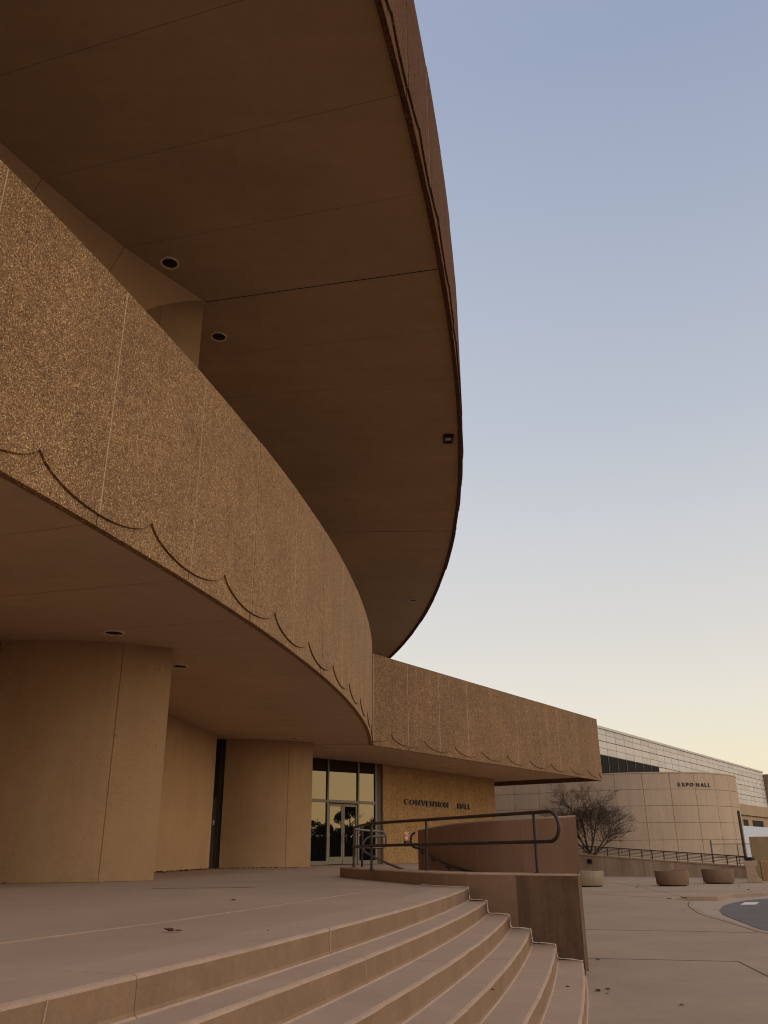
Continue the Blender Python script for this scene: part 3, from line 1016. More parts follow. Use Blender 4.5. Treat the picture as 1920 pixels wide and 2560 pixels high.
# glazed entrance
G0 = Vector((-3.22, 38.45, 0)); gd = Vector((.691, .722, 0)).normalized(); gn = Vector((gd.y, -gd.x, 0))
def gp_(u, z, o=0): return G0 + gd * u + gn * o + Vector((0, 0, z))
def gbox(mb, u0, u1, z0, z1, o0, o1, mi=0):
    mb.obox(gp_((u0 + u1) / 2, (z0 + z1) / 2, (o0 + o1) / 2), gd * ((u1 - u0) / 2), gn * ((o1 - o0) / 2), (0, 0, (z1 - z0) / 2), mi)
fr = MB()
for u in (-1.35, .88, 2.76):
    gbox(fr, u - .05, u + .05, LAND, ZSO, -.06, .06)
gbox(fr, 3.85, 3.95, LAND, ZSO, -.06, .058)
gbox(fr, -1.3, .83, 3.44, 3.56, -.05, .055)
gbox(fr, .93, 2.71, 3.44, 3.56, -.05, .055)
gbox(fr, 2.81, 3.85, 3.44, 3.56, -.05, .055)
gbox(fr, -1.3, .83, LAND, LAND + .16, -.05, .055)
gbox(fr, 2.81, 3.85, LAND, LAND + .16, -.05, .055)
fr.build('entrance_frame', M['alu'], hall, bevel=.006)
for (a, b, z0, z1) in ((-1.3, .83, 3.56, ZSO), (.93, 2.71, 3.56, ZSO), (2.81, 3.85, 3.56, ZSO), (-1.3, .83, LAND + .16, 3.44), (2.81, 3.85, LAND + .16, 3.44)):
    mb = MB()
    gbox(mb, a, b, z0, z1, -.012, .0)
    mb.build('window_pane', M['glass'], hall)
for (a, b) in ((.94, 1.81), (1.83, 2.70)):
    mb = MB()
    z0, z1 = LAND + .02, 3.40
    gbox(mb, a, a + .09, z0, z1, -.03, .03); gbox(mb, b - .09, b, z0, z1, -.03, .03)
    gbox(mb, a + .09, b - .09, z1 - .11, z1, -.028, .028); gbox(mb, a + .09, b - .09, z0, z0 + .30, -.028, .028)
    dr = mb.build('door', M['alu'], hall, bevel=.005)
    mb = MB()
    gbox(mb, a + .09, b - .09, z0 + .30, z1 - .11, -.008, .004)
    mb.build('door_glass', M['glass'], dr)
    hu = b - .14 if a < 1 else a + .14
    mb = MB()
    mb.tube([gp_(hu, 1.80, .03), gp_(hu, 1.80, .09), gp_(hu, 2.12, .09), gp_(hu, 2.12, .03)], .014, 8)
    mb.build('handle', M['alu_dark'], dr, smooth=True)
mb = MB()
gbox(mb, 3.95, 4.6, LAND, ZSO + .1, -.35, -.02)
mb.build('entrance_jamb', M['alu_dark'], hall)
mb = MB()
gbox(mb, -1.6, 4.4, LAND - .2, ZSO + .3, -.8, -.7)
mb.build('lobby_backing', M['void'], hall)

# sign wall beside the doors
SA, SB = Vector((-0.15, 41.58, 0)), Vector((6.27, 51.23, 0))
su = (SB - SA).normalized(); sn = Vector((su.y, -su.x, 0))
SLEN = (SB - SA).length
mb = MB()
mb.prism([(p.x, p.y) for p in (SA, SB, SB - sn * 4.0, SA - sn * .34)], 0.3, ZSO + .2)
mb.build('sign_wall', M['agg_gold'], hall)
mb = MB()
mb.prism([(p.x, p.y) for p in (SA - sn * .345 - su * .012, SA - sn * .004 - su * .012, SA - sn * .004 + su * .03, SA - sn * .345 + su * .03)], 0.3, ZSO - .0)
mb.build('wall_end_trim', M['wall'], hall)

# wall lettering
def sgn(u, z, o): return SA + su * u + sn * o + Vector((0, 0, 3.525 + z))
sign = thing('wall_lettering', 'dark raised letters reading CONVENTION HALL on the gold wall', 'sign', tuple(SA + su * 5 + Vector((0, 0, 3.5))))
word = 'CONVENTION HALL'
us = [1.79, 2.29, 2.85, 3.36, 3.86, 4.22, 4.68, 5.06, 5.22, 5.70, 6.3, 7.07, 7.47, 7.92, 8.26]
wd = [.36, .42, .38, .40, .26, .36, .30, .09, .40, .34, 0, .30, .36, .24, .24]
lettering(word, us, .265, sgn, sign, M['letter'], wd, .06)

# fire department connection plate and inlet
fdc = thing('hydrant_sign', 'small red sign with white FDC lettering low on the gold wall', 'sign', tuple(SA + su * 1.95 + Vector((0, 0, 1.9))))
def spt(u, z, o): return SA + su * u + sn * o + Vector((0, 0, z))
mb = MB()
mb.obox(spt(1.955, 2.115, .014), su * .22, sn * .010, (0, 0, .195))
mb.build('sign_plate', M['red'], fdc)
def fdp(u, z, o): return spt(1.775 + u, 2.135 + z, o + .014)
lettering('FDC', [0.0, .125, .25], .15, fdp, fdc, M['white'], [.10, .11, .11], .006, 'letter')
mb = MB()
for z, h, a, b in ((2.085, .018, 1.88, 2.0), (2.045, .02, 1.82, 2.08), (2.005, .02, 1.84, 2.06), (1.965, .018, 1.84, 2.06)):
    mb.obox(spt((a + b) / 2, z, .026), su * ((b - a) / 2), sn * .003, (0, 0, h * .62))
mb.build('small_text', M['white'], fdc)
fin_ = thing('fire_inlet', 'dark twin fire hose inlet box just below the red FDC sign', 'hose inlet', tuple(SA + su * 1.95 + Vector((0, 0, 1.7))))
mb = MB()
mb.obox(spt(1.955, 1.79, .05), su * .22, sn * .04, (0, 0, .105))
mb.build('inlet_box', M['black'], fin_, bevel=.012)
for du in (-.09, .09):
    mb = MB()
    mb.tube([spt(1.955 + du, 1.77, .08), spt(1.955 + du, 1.76, .16)], [.055, .06], 14)
    mb.build('inlet_cap', M['red'], fin_, smooth=True)

# ------------------------------------------------------------------ recessed downlights and floodlight
def downlight(x, y, zc, r, label, where):
    t = thing('downlight', label, 'ceiling light', (x, y, zc), 'recessed round downlights in the two soffits')
    mb = MB()
    mb.lathe((x, y, zc), [(r * .82, .004), (r * .80, -.030), (r * .98, -.034), (r, -.018), (r, .004)], 40, 0, cap=False)
    mb.build('trim_ring', M['trim'], t, smooth=True)
    mb = MB()
    n = 40
    mb.lathe((x, y, zc), [(r * .815, -.004), (r * .80, -.003), (r * .5, -.002)], n, 0, cap=True)
    mb.build('lamp_well', M['black'], t)
    mb = MB()
    for i in range(4):
        a = pi * i / 4
        mb.obox((x, y, zc - .010), (cos(a) * r * .78, sin(a) * r * .78, 0), (-sin(a) * .004, cos(a) * .004, 0), (0, 0, .006))
    mb.build('louvre', M['alu_dark'], t)
low = [((-5.16, 15.66), 'downlight in the low canopy soffit directly above the front curved fin wall'),
       ((-4.62, 18.75), 'downlight in the low canopy soffit just right of the front fin wall edge'),
       ((-3.37, 31.6), 'tiny downlight in the low soffit above the second fin wall'),
       ((-2.42, 34.29), 'tiny downlight in the low soffit just left of the canopy corner, above the doors'),
       ((0.35, 38.41), 'tiny downlight in the wing soffit nearest the canopy corner, left of the sign wall'),
       ((3.13, 42.3), 'tiny downlight in the middle of the wing soffit above the gold sign wall'),
       ((5.97, 46.49), 'tiny downlight in the wing soffit furthest along towards the wing tip')]
for (x, y), lb in low:
    downlight(x, y, ZSO, .205, lb, 'low')
high = [((-4.85, 15.64), 'large round downlight in the high roof soffit beside the sloped band'),
        ((-4.28, 18.6), 'round downlight in the high roof soffit just right of the upper fin wall'),
        ((-2.93, 31.71), 'downlight in the high roof soffit half hidden by the canopy edge'),
        ((1.5, 43.46), 'small lone downlight in the far curve of the high roof soffit'),
        ((-0.35, 56.16), 'farthest tiny downlight of the high soffit, at the tip where roof meets wing')]
for (x, y), lb in high:
    downlight(x, y, ZR, .215, lb, 'high')
fl = thing('floodlight', 'small square dark framed floodlight near the roof edge', 'floodlight', (2.12, 24.5, ZR))
mb = MB()
for sx, sy, hx, hy in ((0, .2, .16, .045), (0, -.2, .16, .045), (.13, 0, .035, .155), (-.13, 0, .035, .155)):
    mb.obox((2.12 + sx, 24.5 + sy, ZR - .05), (hx, 0, 0), (0, hy, 0), (0, 0, .06))
mb.build('frame', M['black'], fl)
mb = MB()
mb.obox((2.12, 24.5, ZR - .03), (.10, 0, 0), (0, .16, 0), (0, 0, .01))
mb.build('lens', M['trim'], fl)

# ------------------------------------------------------------------ expo hall: curved panelled wall
expo = thing('expo_hall', 'beige curved wall of large concrete panels lettered EXPO HALL', 'building', (17, 60, 0))
PHI = radians(15.44); DCX = 70.64; RE = 7.64
EC = (DCX * sin(PHI), DCX * cos(PHI))
tc2 = Vector((-sin(PHI), -cos(PHI)))         # towards the camera
tr = Vector((cos(PHI), -sin(PHI)))           # to the right
def expo_pt(al):
    return Vector((EC[0], EC[1])) + tc2 * RE * cos(al) + tr * RE * sin(al)
zrow = [0.0, 2.03, 3.12, 4.20, 5.27, 6.33]
def expo_panel_path(k):
    a0, a1 = radians(6.3 + 14 * k), radians(6.3 + 14 * (k + 1))
    pts = []
    for i in range(7):
        al = a0 + (a1 - a0) * i / 6
        lim = radians(-16)
        if al >= lim:
            p = expo_pt(al); n_ = tc2 * cos(al) + tr * sin(al)
        else:
            p0 = expo_pt(lim); n_ = tc2 * cos(lim) + tr * sin(lim)
            tl = Vector((-n_.y, n_.x))
            if tl.dot(tr) > 0: tl = -tl
            p = p0 + tl * (RE * (lim - al))
        pts.append((p.x, p.y, n_.x, n_.y))
    return pts
for k in range(-9, 8):
    pp = expo_panel_path(k)
    for r in range(5):
        mb = MB()
        t = .012 / 2
        # shrink ends slightly for the joint
        q = list(pp)
        def lerp(a, b, f): return tuple(a[i] + (b[i] - a[i]) * f for i in range(4))
        q[0] = lerp(pp[0], pp[1], .05); q[-1] = lerp(pp[-1], pp[-2], .05)
        mb.sweep(q, [(-.10, zrow[r] + .012), (0, zrow[r] + .012), (0, zrow[r + 1] - .012), (-.10, zrow[r + 1] - .012)])
        mb.build('wall_panel', M['expo'], expo)
mb = MB()
core = []
for k in range(-9, 8):
    core += expo_panel_path(k)[:-1]
core.append(expo_panel_path(7)[-1])
mb.sweep(core, [(-.45, 0), (-.45, 6.30), (-.03, 6.30), (-.03, 0)])
mb.build('joint_backing', M['expo_joint'], expo)
mb = MB()
mb.sweep(core, [(-.5, 6.32), (-.5, 6.40), (.025, 6.40), (.025, 6.325)])
mb.build('coping', M['expo'], expo)
ex_sign = thing('wall_lettering', 'dark raised letters reading EXPO HALL high on the beige curved wall', 'sign', tuple(list(expo_pt(radians(30))) + [5.6]))
def exf(u, z, o):
    al = u / RE
    p = expo_pt(al); n_ = tc2 * cos(al) + tr * sin(al)
    return Vector((p.x + n_.x * o, p.y + n_.y * o, 5.45 + z))
a_s = RE * radians(24.4)
us = [0, .34, .74, 1.08, 1.5, 1.72, 2.16, 2.62, 3.0]
wd = [.22, .32, .26, .36, 0, .30, .36, .24, .24]
lettering('EXPO HALL', [a_s + u * .83 for u in us], .235, exf, ex_sign, M['letter'], [x * .78 for x in wd], .05)

# ------------------------------------------------------------------ arena building with pale panels
AR0 = Vector((26.38, 106.79, 0)); au = Vector((.582, .813, 0)).normalized(); an_ = Vector((au.y, -au.x, 0))
arena = thing('arena_building', 'long pale panelled building with dark window band rising behind the curved beige wall', 'building', tuple(AR0 + au * 40))
def ab(mb, u0, u1, z0, z1, o0, o1, mi=0):
    mb.obox(AR0 + au * ((u0 + u1) / 2) + an_ * ((o0 + o1) / 2) + Vector((0, 0, (z0 + z1) / 2)), au * ((u1 - u0) / 2), an_ * ((o1 - o0) / 2), (0, 0, (z1 - z0) / 2), mi)
ZA = [15.55, 14.86, 14.06, 13.20, 12.36, 11.52, 10.68, 9.86, 9.0]
cols = [2.2 + 3.105 * k for k in range(-10, 27)]
mbp = MB()
for u0, u1 in zip(cols, cols[1:]):
    for r in range(8):
        if r >= 4 and u1 < 21.6 and r < 7:
            continue
        gt = .055 if r in (2, 4, 6) else .025
        gb = .055 if r in (1, 3, 5) else .025
        ab(mbp, u0 + .05, u1 - .05, ZA[r + 1] + gb, ZA[r] - gt, -.08, 0, random.choice((0, 0, 1, 2)))
mbp.build('facade_panels', [M['panel_a'], M['panel_b'], M['panel_c']], arena)
mb = MB(); ab(mb, -30, 82.9, 0, 15.5, -30, -.06)
mb.build('body', M['expo_joint'], arena)
mb = MB(); ab(mb, -30, 83.1, 15.56, 15.85, -.5, .12)
mb.build('coping', M['panel_b'], arena)
mb = MB(); ab(mb, -28, 21.1, 9.9, 12.34, -.055, -.02)
wb = mb.build('window_band', M['darkglass'], arena)
for u in [c for c in cols if -28 < c < 21]:
    mb = MB(); ab(mb, u - .06, u + .06, 9.9, 12.34, -.02, .03)
    mb.build('mullion', M['black'], wb)
mb = MB(); ab(mb, -30, 83.0, 7.15, 8.95, -.5, .35)
mb.build('concrete_band', M['band'], arena)
mb = MB()
ab(mb, 55, 62.2, 0, 6.95, -.05, .05); ab(mb, 65.7, 68.5, 5.2, 6.4, -.05, .05); ab(mb, 76.8, 83, 0, 6.95, -.05, .05)
ab(mb, 62.2, 76.8, 6.4, 6.95, -.05, .05); ab(mb, 62.2, 76.8, 4.9, 5.2, -.05, .05)
mb.build('lower_wall', M['band'], arena)
mb = MB(); ab(mb, 62.2, 65.7, 5.2, 6.4, -.055, -.045); ab(mb, 68.5, 76.8, 5.2, 6.4, -.055, -.045)
mb.build('dark_opening', M['void'], arena)
mb = MB()
ab(mb, 83.3, 110, 0, 15.3, -30, 1.2)
tag(mb.build('brown_building', M['brownblock']), 'dark brown windowless block at the right end of the pale panelled building', 'building')
hoard = thing('hoarding', 'pale blue grey panel wall below the arena openings', 'hoarding', tuple(AR0 + au * 66 + an_ * 8))
mb = MB(); ab(mb, 20, 76, .3, 4.75, 6.0, 6.15)
mb.build('panel_sheet', M['tarp'], hoard)
for u in (53, 60, 67):
    mb = MB(); ab(mb, u - .06, u + .06, -.02, 4.6, 5.85, 6.0)
    mb.build('post', M['alu'], hoard)

# ------------------------------------------------------------------ low ramp wall, its railing and small things in front of the expo hall
RA, RB = Vector((12.52, 54.21, 0)), Vector((18.79, 47.78, 0))
ru = (RB - RA).normalized(); rn = Vector((-ru.y, ru.x, 0))
if rn.y > 0: rn = -rn
def rtop(u): return 1.06 - .0605 * u
lw = thing('sloping_wall', 'stained beige concrete wall sloping down in front of the expo hall', 'wall', tuple(RA + ru * 2))
for u0, u1 in ((-9, -4.5), (-4.5, .02), (.02, 1.35), (1.35, 3.0), (3.0, 5.0), (5.0, 7.05), (7.05, 9.05)):
    mb = MB()
    A_ = RA + ru * (u0 + .008); B2 = RA + ru * (u1 - .008)
    v = []
    for p, u in ((A_, u0), (B2, u1)):
        for o in (0, -.3):
            q = p + rn * o
            v += [(q.x, q.y, -.02), (q.x, q.y, rtop(u))]
    mb.add(v, [[0, 1, 5, 4], [2, 6, 7, 3], [1, 3, 7, 5], [0, 2, 3, 1], [4, 5, 7, 6], [0, 4, 6, 2]])
    mb.build('wall_block', M['ramp'], lw)
mb = MB()
v = []
for u in (-9, 9.1):
    p = RA + ru * u
    for o in (.03, -.34):
        q = p + rn * o
        v += [(q.x, q.y, rtop(u) + .003), (q.x, q.y, rtop(u) + .075)]
mb.add(v, [[0, 1, 5, 4], [2, 6, 7, 3], [1, 3, 7, 5], [0, 2, 3, 1], [4, 5, 7, 6], [0, 4, 6, 2]])
mb.build('coping', M['urn'], lw)
mb = MB()
v = []
for u in (-9, 9.05):
    p = RA + ru * u
    for o in (-.35, -2.6):
        q = p + rn * o
        v += [(q.x, q.y, rtop(u) - .1)]
mb.add(v, [[0, 1, 3, 2]])
struct(mb.build('path', M['pave']), 'sloping path behind the low beige wall', 'path')
rl = thing('ramp_railing', 'long dark metal railing with horizontal bars on top of the sloping beige wall', 'railing', tuple(RA + ru * 2 + Vector((0, 0, 1))))
def rtp(u): return 1.60 - .0635 * u
for u in [-6.4, -5.5, -4.6, -3.7, -2.8, -1.9, -.95, -.1, .68, 1.43, 2.14, 2.93, 3.58, 4.3, 5.09, 5.71, 6.54, 7.16, 7.95, 8.48, 9.0]:
    p = RA + ru * u - rn * .12
    mb = MB()
    mb.obox(p + Vector((0, 0, (rtop(u) + rtp(u)) / 2 + .03)), ru * .024, rn * .02, (0, 0, (rtp(u) - rtop(u)) / 2))
    mb.build('post', M['rail_far'], rl)
for fr_, r in ((1.0, .03), (.84, .014), (.68, .012), (.52, .012), (.36, .012), (.2, .012)):
    mb = MB()
    pts = []
    for u in (-6.4, 9.05):
        p = RA + ru * u - rn * .12
        zb = rtop(u) + .07
        pts.append((p.x, p.y, zb + (rtp(u) - zb) * fr_))
    mb.tube(pts, r, 8)
    mb.build('bar', M['rail_far'], rl)
wl = MB()
p = RA + ru * (-.5)
wl.obox(p + rn * .06 + Vector((0, 0, .80)), ru * .14, rn * .06, (0, 0, .12))
tag(wl.build('wall_lamp', M['black'], bevel=.02), 'small black box lamp fixed to the stained sloping wall', 'lamp')

# bare tree behind the sloping wall
def bare_tree():
    t = thing('bare_tree', 'leafless spreading tree standing in front of the expo hall wall', 'tree', (12.35, 55.6, .5))
    rnd = random.Random(5)
    trunk = MB(); crown = MB()
    base = Vector((12.42, 55.6, .4))
    cnt = [0]
    def grow(p, d, length, r, lvl, mb):
        n = 5
        pts = [p]; rs = [r]
        dd_ = d.normalized()
        for i in range(n):
            dd_ = (dd_ + Vector((rnd.uniform(-.16, .16), rnd.uniform(-.16, .16), rnd.uniform(-.10, .12) + (.02 if lvl < 2 else .0)))).normalized()
            pts.append(pts[-1] + dd_ * length / n)
            rs.append(r * (1 - .5 * (i + 1) / n))
        mb.tube(pts, rs, 6 if lvl < 2 else 4, cap=False)
        cnt[0] += 1
        if lvl >= 5:
            return
        kids = [0, 6, 6, 5, 5][lvl] if lvl else 0
        for k in range(kids):
            f = rnd.uniform(.42, 1.0)
            i = min(n - 1, int(f * n))
            q = pts[i].lerp(pts[i + 1], f * n - i)
            axis = Vector((rnd.uniform(-1, 1), rnd.uniform(-1, 1), rnd.uniform(-.25, .5)))
            nd = (dd_ * .75 + axis.normalized() * .85)
            if lvl >= 2: nd.z = nd.z * .75 + .08
            grow(q, nd, length * rnd.uniform(.52, .78), max(.0048, rs[i] * .56), lvl + 1, crown)
    grow(base, Vector((.02, 0, 1)), .95, .13, 0, trunk)
    tip = base + Vector((.03, 0, .85))
    for d, l, r in ((Vector((-.12, .1, 1)), 2.2, .085), (Vector((.75, -.2, .62)), 2.1, .075), (Vector((-.55, .3, .85)), 1.7, .065), (Vector((.3, .4, 1.0)), 2.0, .06), (Vector((-.75, -.2, .6)), 1.5, .05), (Vector((.1, -.5, 1.1)), 1.8, .06), (Vector((.95, .1, .34)), 1.7, .05)):
        grow(tip - Vector((0, 0, rnd.uniform(0, .25))), d, l, r, 1, crown)
    trunk.build('trunk', M['bark'], t, recalc=False)
    crown.build('crown', M['bark'], t, recalc=False)
bare_tree()

# round concrete planters
def planter(x, y, r, h, mat, label):
    t = thing('planter', label, 'planter', (x, y, 0), 'round concrete planters on the forecourt')
    mb = MB()
    mb.lathe((x, y, 0), [(r * .93, .05), (r * .945, .065), (r, h - .02), (r * .99, h), (r * .86, h + .001), (r * .85, h - .06), (r * .2, h - .05)], 48, 0)
    mb.build('tub', mat, t, smooth=True)
    mb = MB()
    mb.lathe((x, y, 0), [(r * .82, -.005), (r * .82, .055)], 40)
    mb.build('shadow_gap_base', M['black'], t)  # black colour stands for the shadow gap under the tub
planter(8.32, 38.0, .65, .60, M['planter_pale'], 'pale grey round concrete planter half hidden by the end of the brown cheek wall')
planter(11.81, 38.0, .68, .575, M['planter'], 'brown round concrete planter in the middle, standing alone on the pavement')
planter(14.52, 40.2, .68, .59, M['planter'], 'brown round concrete planter nearest the flared pedestal on the right')

# flared pedestal with a dark shrub
ped = thing('pedestal', 'flared pale concrete pedestal topped with a dark shrub', 'pedestal', (16.3, 40.9, 0))
pu = Vector((.93, -.37, 0)); pv = Vector((.37, .93, 0))
prof = [(-.22, 0), (.40, 0), (.36, .10), (.25, .22), (.19, .36), (.17, .52), (.17, .66), (.27, .69), (.28, .90), (-.28, .90), (-.27, .69), (-.235, .66), (-.23, .3)]
mb = MB()
v = [];
for o in (-.27, .27):
    for a, z in prof:
        q = Vector((16.3, 40.9, 0)) + pu * a + pv * o
        v.append((q.x, q.y, z))
n = len(prof)
mb.add(v, [list(range(n)), list(range(n, 2 * n))[::-1]] + [[i, (i + 1) % n, n + (i + 1) % n, n + i] for i in range(n)])
mb.build('stem', M['urn'], ped, bevel=.02)
rnd = random.Random(3)
mb = MB()
for i in range(160):
    a, r = rnd.uniform(0, 2 * pi), rnd.uniform(0, .24)
    p = Vector((16.28 + r * cos(a), 40.9 + r * sin(a), .89 + rnd.uniform(0, .13)))
    d = Vector((rnd.uniform(-1, 1), rnd.uniform(-1, 1), rnd.uniform(.1, 1))).normalized() * .05
    s2_ = d.cross(Vector((rnd.random(), rnd.random(), rnd.random()))).normalized() * .02
    mb.add([p - s2_, p + d, p + s2_, p - d * .4], [[0, 1, 2, 3]])
mb.build('shrub', M['shrub'], ped, recalc=False)

# block walls at the right edge
mb = MB()
mb.prism([(17.45, 42.6), (24, 40.3), (24.4, 41.4), (17.85, 43.7)], -.02, .86)
tag(mb.build('low_wall', M['ochre'], bevel=.02), 'low ochre concrete block wall behind the flared pedestal', 'wall')
mb = MB()
mb.prism([(18.55, 46.2), (25, 44.0), (25.5, 45.5), (19.1, 47.6)], -.02, 1.98)
tag(mb.build('high_wall', M['olive'], bevel=.02), 'taller olive tan block wall at the right edge behind the low ochre wall', 'wall')

# chain fence and steel pole beside the expo hall
fe = thing('wire_fence', 'thin grey pipe and wire fence near the right corner of the expo hall', 'fence', (20.2, 56.5, 0))
FA, FB = Vector((20.25, 56.5, 0)), Vector((23.6, 55.2, 0))
mb = MB(); mb.tube([FA, FA + Vector((0, 0, 1.95))], .055, 10); mb.build('post', M['alu'], fe, smooth=True)
for f_ in (.42, .85):
    p = FA.lerp(FB, f_)
    mb = MB(); mb.tube([p, p + Vector((0, 0, 1.72))], .028, 8); mb.build('post', M['alu'], fe, smooth=True)
for z in (1.72, .95):
    mb = MB(); mb.tube([FA + Vector((0, 0, z)), FB + Vector((0, 0, z - .02))], .022, 8); mb.build('rail', M['alu'], fe, smooth=True)
mb = MB()
for i in range(40):
    a = FA.lerp(FB, i / 40); 
    for sgn_ in (1, -1):
        b = a + (FB - FA).normalized() * .8 * sgn_
        if 0 <= (b - FA).dot((FB - FA).normalized()) <= (FB - FA).length:
            mb.tube([a + Vector((0, 0, .95)), b + Vector((0, 0, 1.7))], .003, 3, cap=False)
mb.build('mesh', M['alu'], fe)
pole = thing('bollard_pole', 'tall dark brown pole with rounded top at the right corner of the expo hall', 'pole', (22.0, 55.8, 0))
mb = MB()
mb.lathe((22.0, 55.8, 0), [(.085, 0), (.085, 3.55), (.07, 3.63), (.03, 3.66)], 14)
mb.build('shaft', M['rail_far'], pole, smooth=True)
mb = MB()
mb.lathe((22.0, 55.8, 0), [(.14, 0), (.14, .3), (.12, .32)], 14)
mb.build('base_sleeve', M['alu'], pole, smooth=True)

# ------------------------------------------------------------------ trees across the drive (seen mirrored in the doors)
def leafy(x, y, h, rw, z0, n, label, seed, nm='leafy_tree'):
    rn_ = random.Random(seed)
    t = thing(nm, label, 'tree', (x, y, -.2), 'trees across the drive mirrored in the doors')
    mb = MB()
    mb.tube([(x, y, -.3), (x + .05, y, h * .3), (x - .1, y + .1, h * .6), (x, y, h * .85)], [.22, .17, .1, .03], 8)
    for i in range(7):
        a = rn_.uniform(0, 2 * pi); z = h * rn_.uniform(.3, .7)
        mb.tube([(x, y, z), (x + cos(a) * rw * .4, y + sin(a) * rw * .4, z + h * .12), (x + cos(a) * rw * .75, y + sin(a) * rw * .75, z + h * .2)], [.08, .05, .02], 5)
    mb.build('trunk', M['bark'], t)
    mb = MB()
    cl = []
    for i in range(26):
        a, u = rn_.uniform(0, 2 * pi), rn_.random() ** .5
        zz = rn_.uniform(z0, h)
        k = math.sin(pi * min(1, max(.08, (zz - z0) / (h - z0)) * .86 + .1)) ** .7
        cl.append((x + cos(a) * rw * u * k, y + sin(a) * rw * u * k, zz, rn_.uniform(.35, .75)))
    for i in range(n):
        c = rn_.choice(cl)
        d = Vector((rn_.gauss(0, 1), rn_.gauss(0, 1), rn_.gauss(0, .8))).normalized() * c[3] * rn_.random() ** .4
        p = Vector(c[:3]) + d
        a = Vector((rn_.uniform(-1, 1), rn_.uniform(-1, 1), rn_.uniform(-1, 1))).normalized() * rn_.uniform(.08, .16)
        b = a.cross(Vector((rn_.random(), rn_.random(), rn_.random()))).normalized() * .07
        mb.add([p - a, p + b, p + a, p - b], [[0, 1, 2, 3]])
    mb.build('crown', M['foliage'], t, recalc=False)
leafy(74, 40.2, 7.6, 2.6, 1.2, 9000, 'tallest dark leafy tree, mirrored in the middle of the glass doors', 21)
leafy(76, 44.2, 5.6, 2.3, .4, 5000, 'bushy dark tree mirrored in the right hand side pane beside the doors', 22)
leafy(75, 35.8, 5.2, 2.6, .4, 5000, 'low dark tree mirrored in the left hand pane beside the doors', 23)
rn_ = random.Random(9)
mb = MB()
for i in range(16000):
    y = rn_.uniform(8, 85)
    top = 4.3 + .5 * sin(y * .7) + .5 * sin(y * 1.9 + 1)
    p = Vector((rn_.uniform(78, 81), y, -.3 + (top + .3) * rn_.random()))
    a = Vector((rn_.uniform(-1, 1), rn_.uniform(-1, 1), rn_.uniform(-1, 1))).normalized() * .3
    b = a.cross(Vector((rn_.random(), rn_.random(), rn_.random()))).normalized() * .2
    mb.add([p - a, p + b, p + a, p - b], [[0, 1, 2, 3]])
mb.box(79.2, 79.8, 8, 85, -.3, 3.4)
tag(mb.build('hedge', M['foliage'], recalc=False), 'far dark mass of hedge mirrored along the bottom of the glass doors', 'hedge', kind='stuff')

# ------------------------------------------------------------------ reddish dust swept against the wall bases
rn_ = random.Random(8)
def dust(base, w0, w1):
    P = catmull([Vector((x, y, 0)) for x, y in base], 24)
    nn = with_normals(P, -1)
    mb = MB()
    v, f = [], []
    wv_ = w0
    for i, (x, y, nx, ny) in enumerate(nn):
        wv_ = min(w1, max(w0 * .4, wv_ + rn_.uniform(-.06, .06)))
        v += [(x, y, LAND), (x + nx * wv_ * .5, y + ny * wv_ * .5, LAND + .005), (x + nx * wv_, y + ny * wv_, LAND - .001)]
    for i in range(len(nn) - 1):
        for j in (0, 1):
            f.append([3 * i + j, 3 * i + 3 + j, 3 * i + 4 + j, 3 * i + 1 + j])
    mb.add(v, f)
    return mb
d1 = dust([(-7.55, 16.28), (-6.55, 16.24), (-5.58, 16.42), (-4.94, 16.70), (-4.38, 17.06)], .18, .42)
d2 = dust([(-6.93, 21.2), (-6.5, 25.8), (-6.05, 30.4)], .35, .85)
d3 = dust([(-5.86, 31.72), (-4.78, 31.90), (-3.75, 32.35), (-3.25, 32.66), (-2.80, 32.95)], .2, .5)
for d_x in (d2, d3):
    d1.add(d_x.v, d_x.f)
tag(d1.build('dust', M['dust'], recalc=False), 'thin reddish dust gathered along the foot of the curved walls', 'dust', kind='stuff')

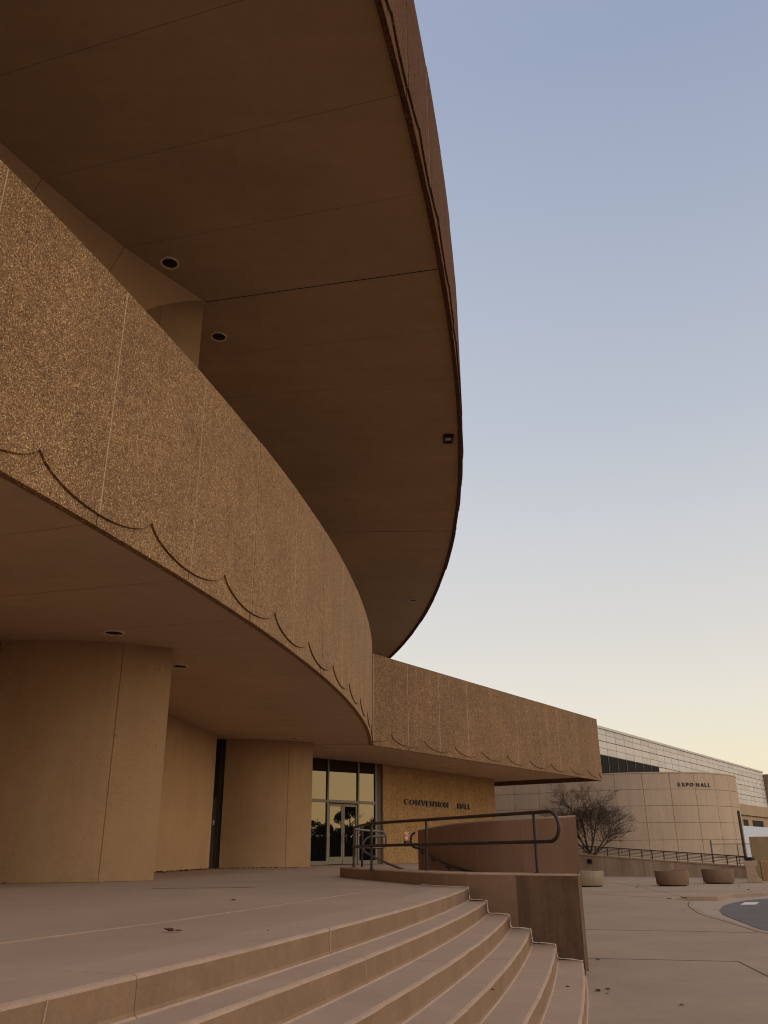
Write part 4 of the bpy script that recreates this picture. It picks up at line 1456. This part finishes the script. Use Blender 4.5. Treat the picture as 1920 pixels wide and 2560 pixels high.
# ------------------------------------------------------------------ dry leaves
def leaf(x, y, z, s, rz, mat, label, curl=.5):
    mb = MB()
    out_ = [(0, -1), (.35, -.55), (.55, -.1), (.42, .4), (0, 1), (-.42, .45), (-.6, 0), (-.3, -.6)]
    v = [(0, 0, .02 * s)]
    for a, b in out_:
        xx, yy = a * s * cos(rz) - b * s * sin(rz), a * s * sin(rz) + b * s * cos(rz)
        v.append((xx, yy, abs(a) * s * curl + .15 * s * max(0, b) * curl * 2 + .003))
    mb.add([(x + p[0], y + p[1], z + p[2]) for p in v], [[0, i, i % 8 + 1] for i in range(1, 9)])
    o = mb.build('leaf', mat, recalc=False)
    tag(o, label, 'leaf', 'dry leaves lying about')
LL = [(-1.33, 5.68, LAND, .075, .9, 'leafbrown', 'curled brown leaf lying alone in the middle of the landing'),
      (-1.27, 5.66, LAND, .05, 2.0, 'leaftan', 'pale tan leaf touching the curled brown leaf on the landing'),
      (-0.72, 5.62, LAND, .02, .4, 'leafbrown', 'tiny dark leaf fleck on the landing near the top step edge'),
      (-1.55, 9.3, LAND, .05, 1.2, 'leafbrown', 'small dark leaf on the landing beyond the pale joint line'),
      (1.22, 10.2, LAND - .45, .03, .2, 'leafbrown', 'small reddish leaf on a middle step near the cheek wall'),
      (0.72, 6.6, LAND - .45, .026, 1.7, 'leafbrown', 'small dark leaf on a lower middle tread'),
      (1.47, 7.85, LAND - .6, .035, 1.4, 'leafbrown', 'thin brown leaf at the foot of the lowest riser'),
      (2.15, 9.85, 0, .075, .5, 'leafbrown', 'large brown leaf in the pile at the corner of the bottom step'),
      (2.28, 9.95, 0, .06, 1.9, 'leafbrown', 'dark leaf standing on edge in the pile by the bottom step'),
      (2.22, 9.72, 0, .055, 2.7, 'leaftan', 'pale leaf at the front of the pile by the bottom step'),
      (2.72, 8.95, 0, .05, .8, 'leaftan', 'yellowish leaf alone on the pavement right of the steps'),
      (2.78, 12.55, 0, .06, 1.5, 'leafbrown', 'brown leaf on the pavement joint beside the end of the cheek wall'),
      (5.9, 14.6, 0, .05, .3, 'leafbrown', 'small leaf on the pavement near the kerb on the right'),
      (-6.72, 16.1, LAND, .10, .3, 'leafbrown', 'dark curled leaf against the base of the front fin wall'),
      (-7.0, 15.95, LAND, .07, 1.3, 'leaftan', 'pale leaf scrap beside the dark leaf at the front fin base')]
for x, y, z, s, rz, m_, lb in LL:
    leaf(x, y, z + .004, s * .62, rz, M[m_], lb, .55)
rn_ = random.Random(4)
mb = MB(); 
for i in range(150):
    t = rn_.random()
    x, y = -6.75 + .75 * t + rn_.random() ** 2 * .55 + .05, 21.5 + 9.2 * t
    s = rn_.uniform(.03, .08); a = rn_.uniform(0, pi)
    z = LAND + .006
    mb.add([(x - s * cos(a), y - s * sin(a), z), (x + .5 * s * sin(a), y - .5 * s * cos(a), z + s * .5), (x + s * cos(a), y + s * sin(a), z + s * .2), (x - .5 * s * sin(a), y + .5 * s * cos(a), z + s * .4)], [[0, 1, 2, 3]], rn_.choice((0, 0, 1)))
for i in range(22):
    x, y = rn_.uniform(9, 17), rn_.uniform(33, 46)
    s = rn_.uniform(.03, .06); a = rn_.uniform(0, pi); z = .006
    mb.add([(x - s * cos(a), y - s * sin(a), z), (x + .5 * s * sin(a), y - .5 * s * cos(a), z + s * .4), (x + s * cos(a), y + s * sin(a), z), (x - .5 * s * sin(a), y + .5 * s * cos(a), z + s * .4)], [[0, 1, 2, 3]], 0)
for i in range(50):
    x, y = -5.6 + rn_.random() * 2.6, 31.55 + rn_.uniform(-.3, .1)
    s = rn_.uniform(.02, .06); a = rn_.uniform(0, pi); z = LAND + .006
    mb.add([(x - s * cos(a), y - s * sin(a), z), (x + .5 * s * sin(a), y - .5 * s * cos(a), z + s * .6), (x + s * cos(a), y + s * sin(a), z), (x - .5 * s * sin(a), y + .5 * s * cos(a), z + s * .4)], [[0, 1, 2, 3]], 0)
tag(mb.build('leaf_litter', [M['leafbrown'], M['leaftan']], recalc=False), 'scattered dry leaf litter swept along the wall bases and forecourt', 'leaf litter', kind='stuff')
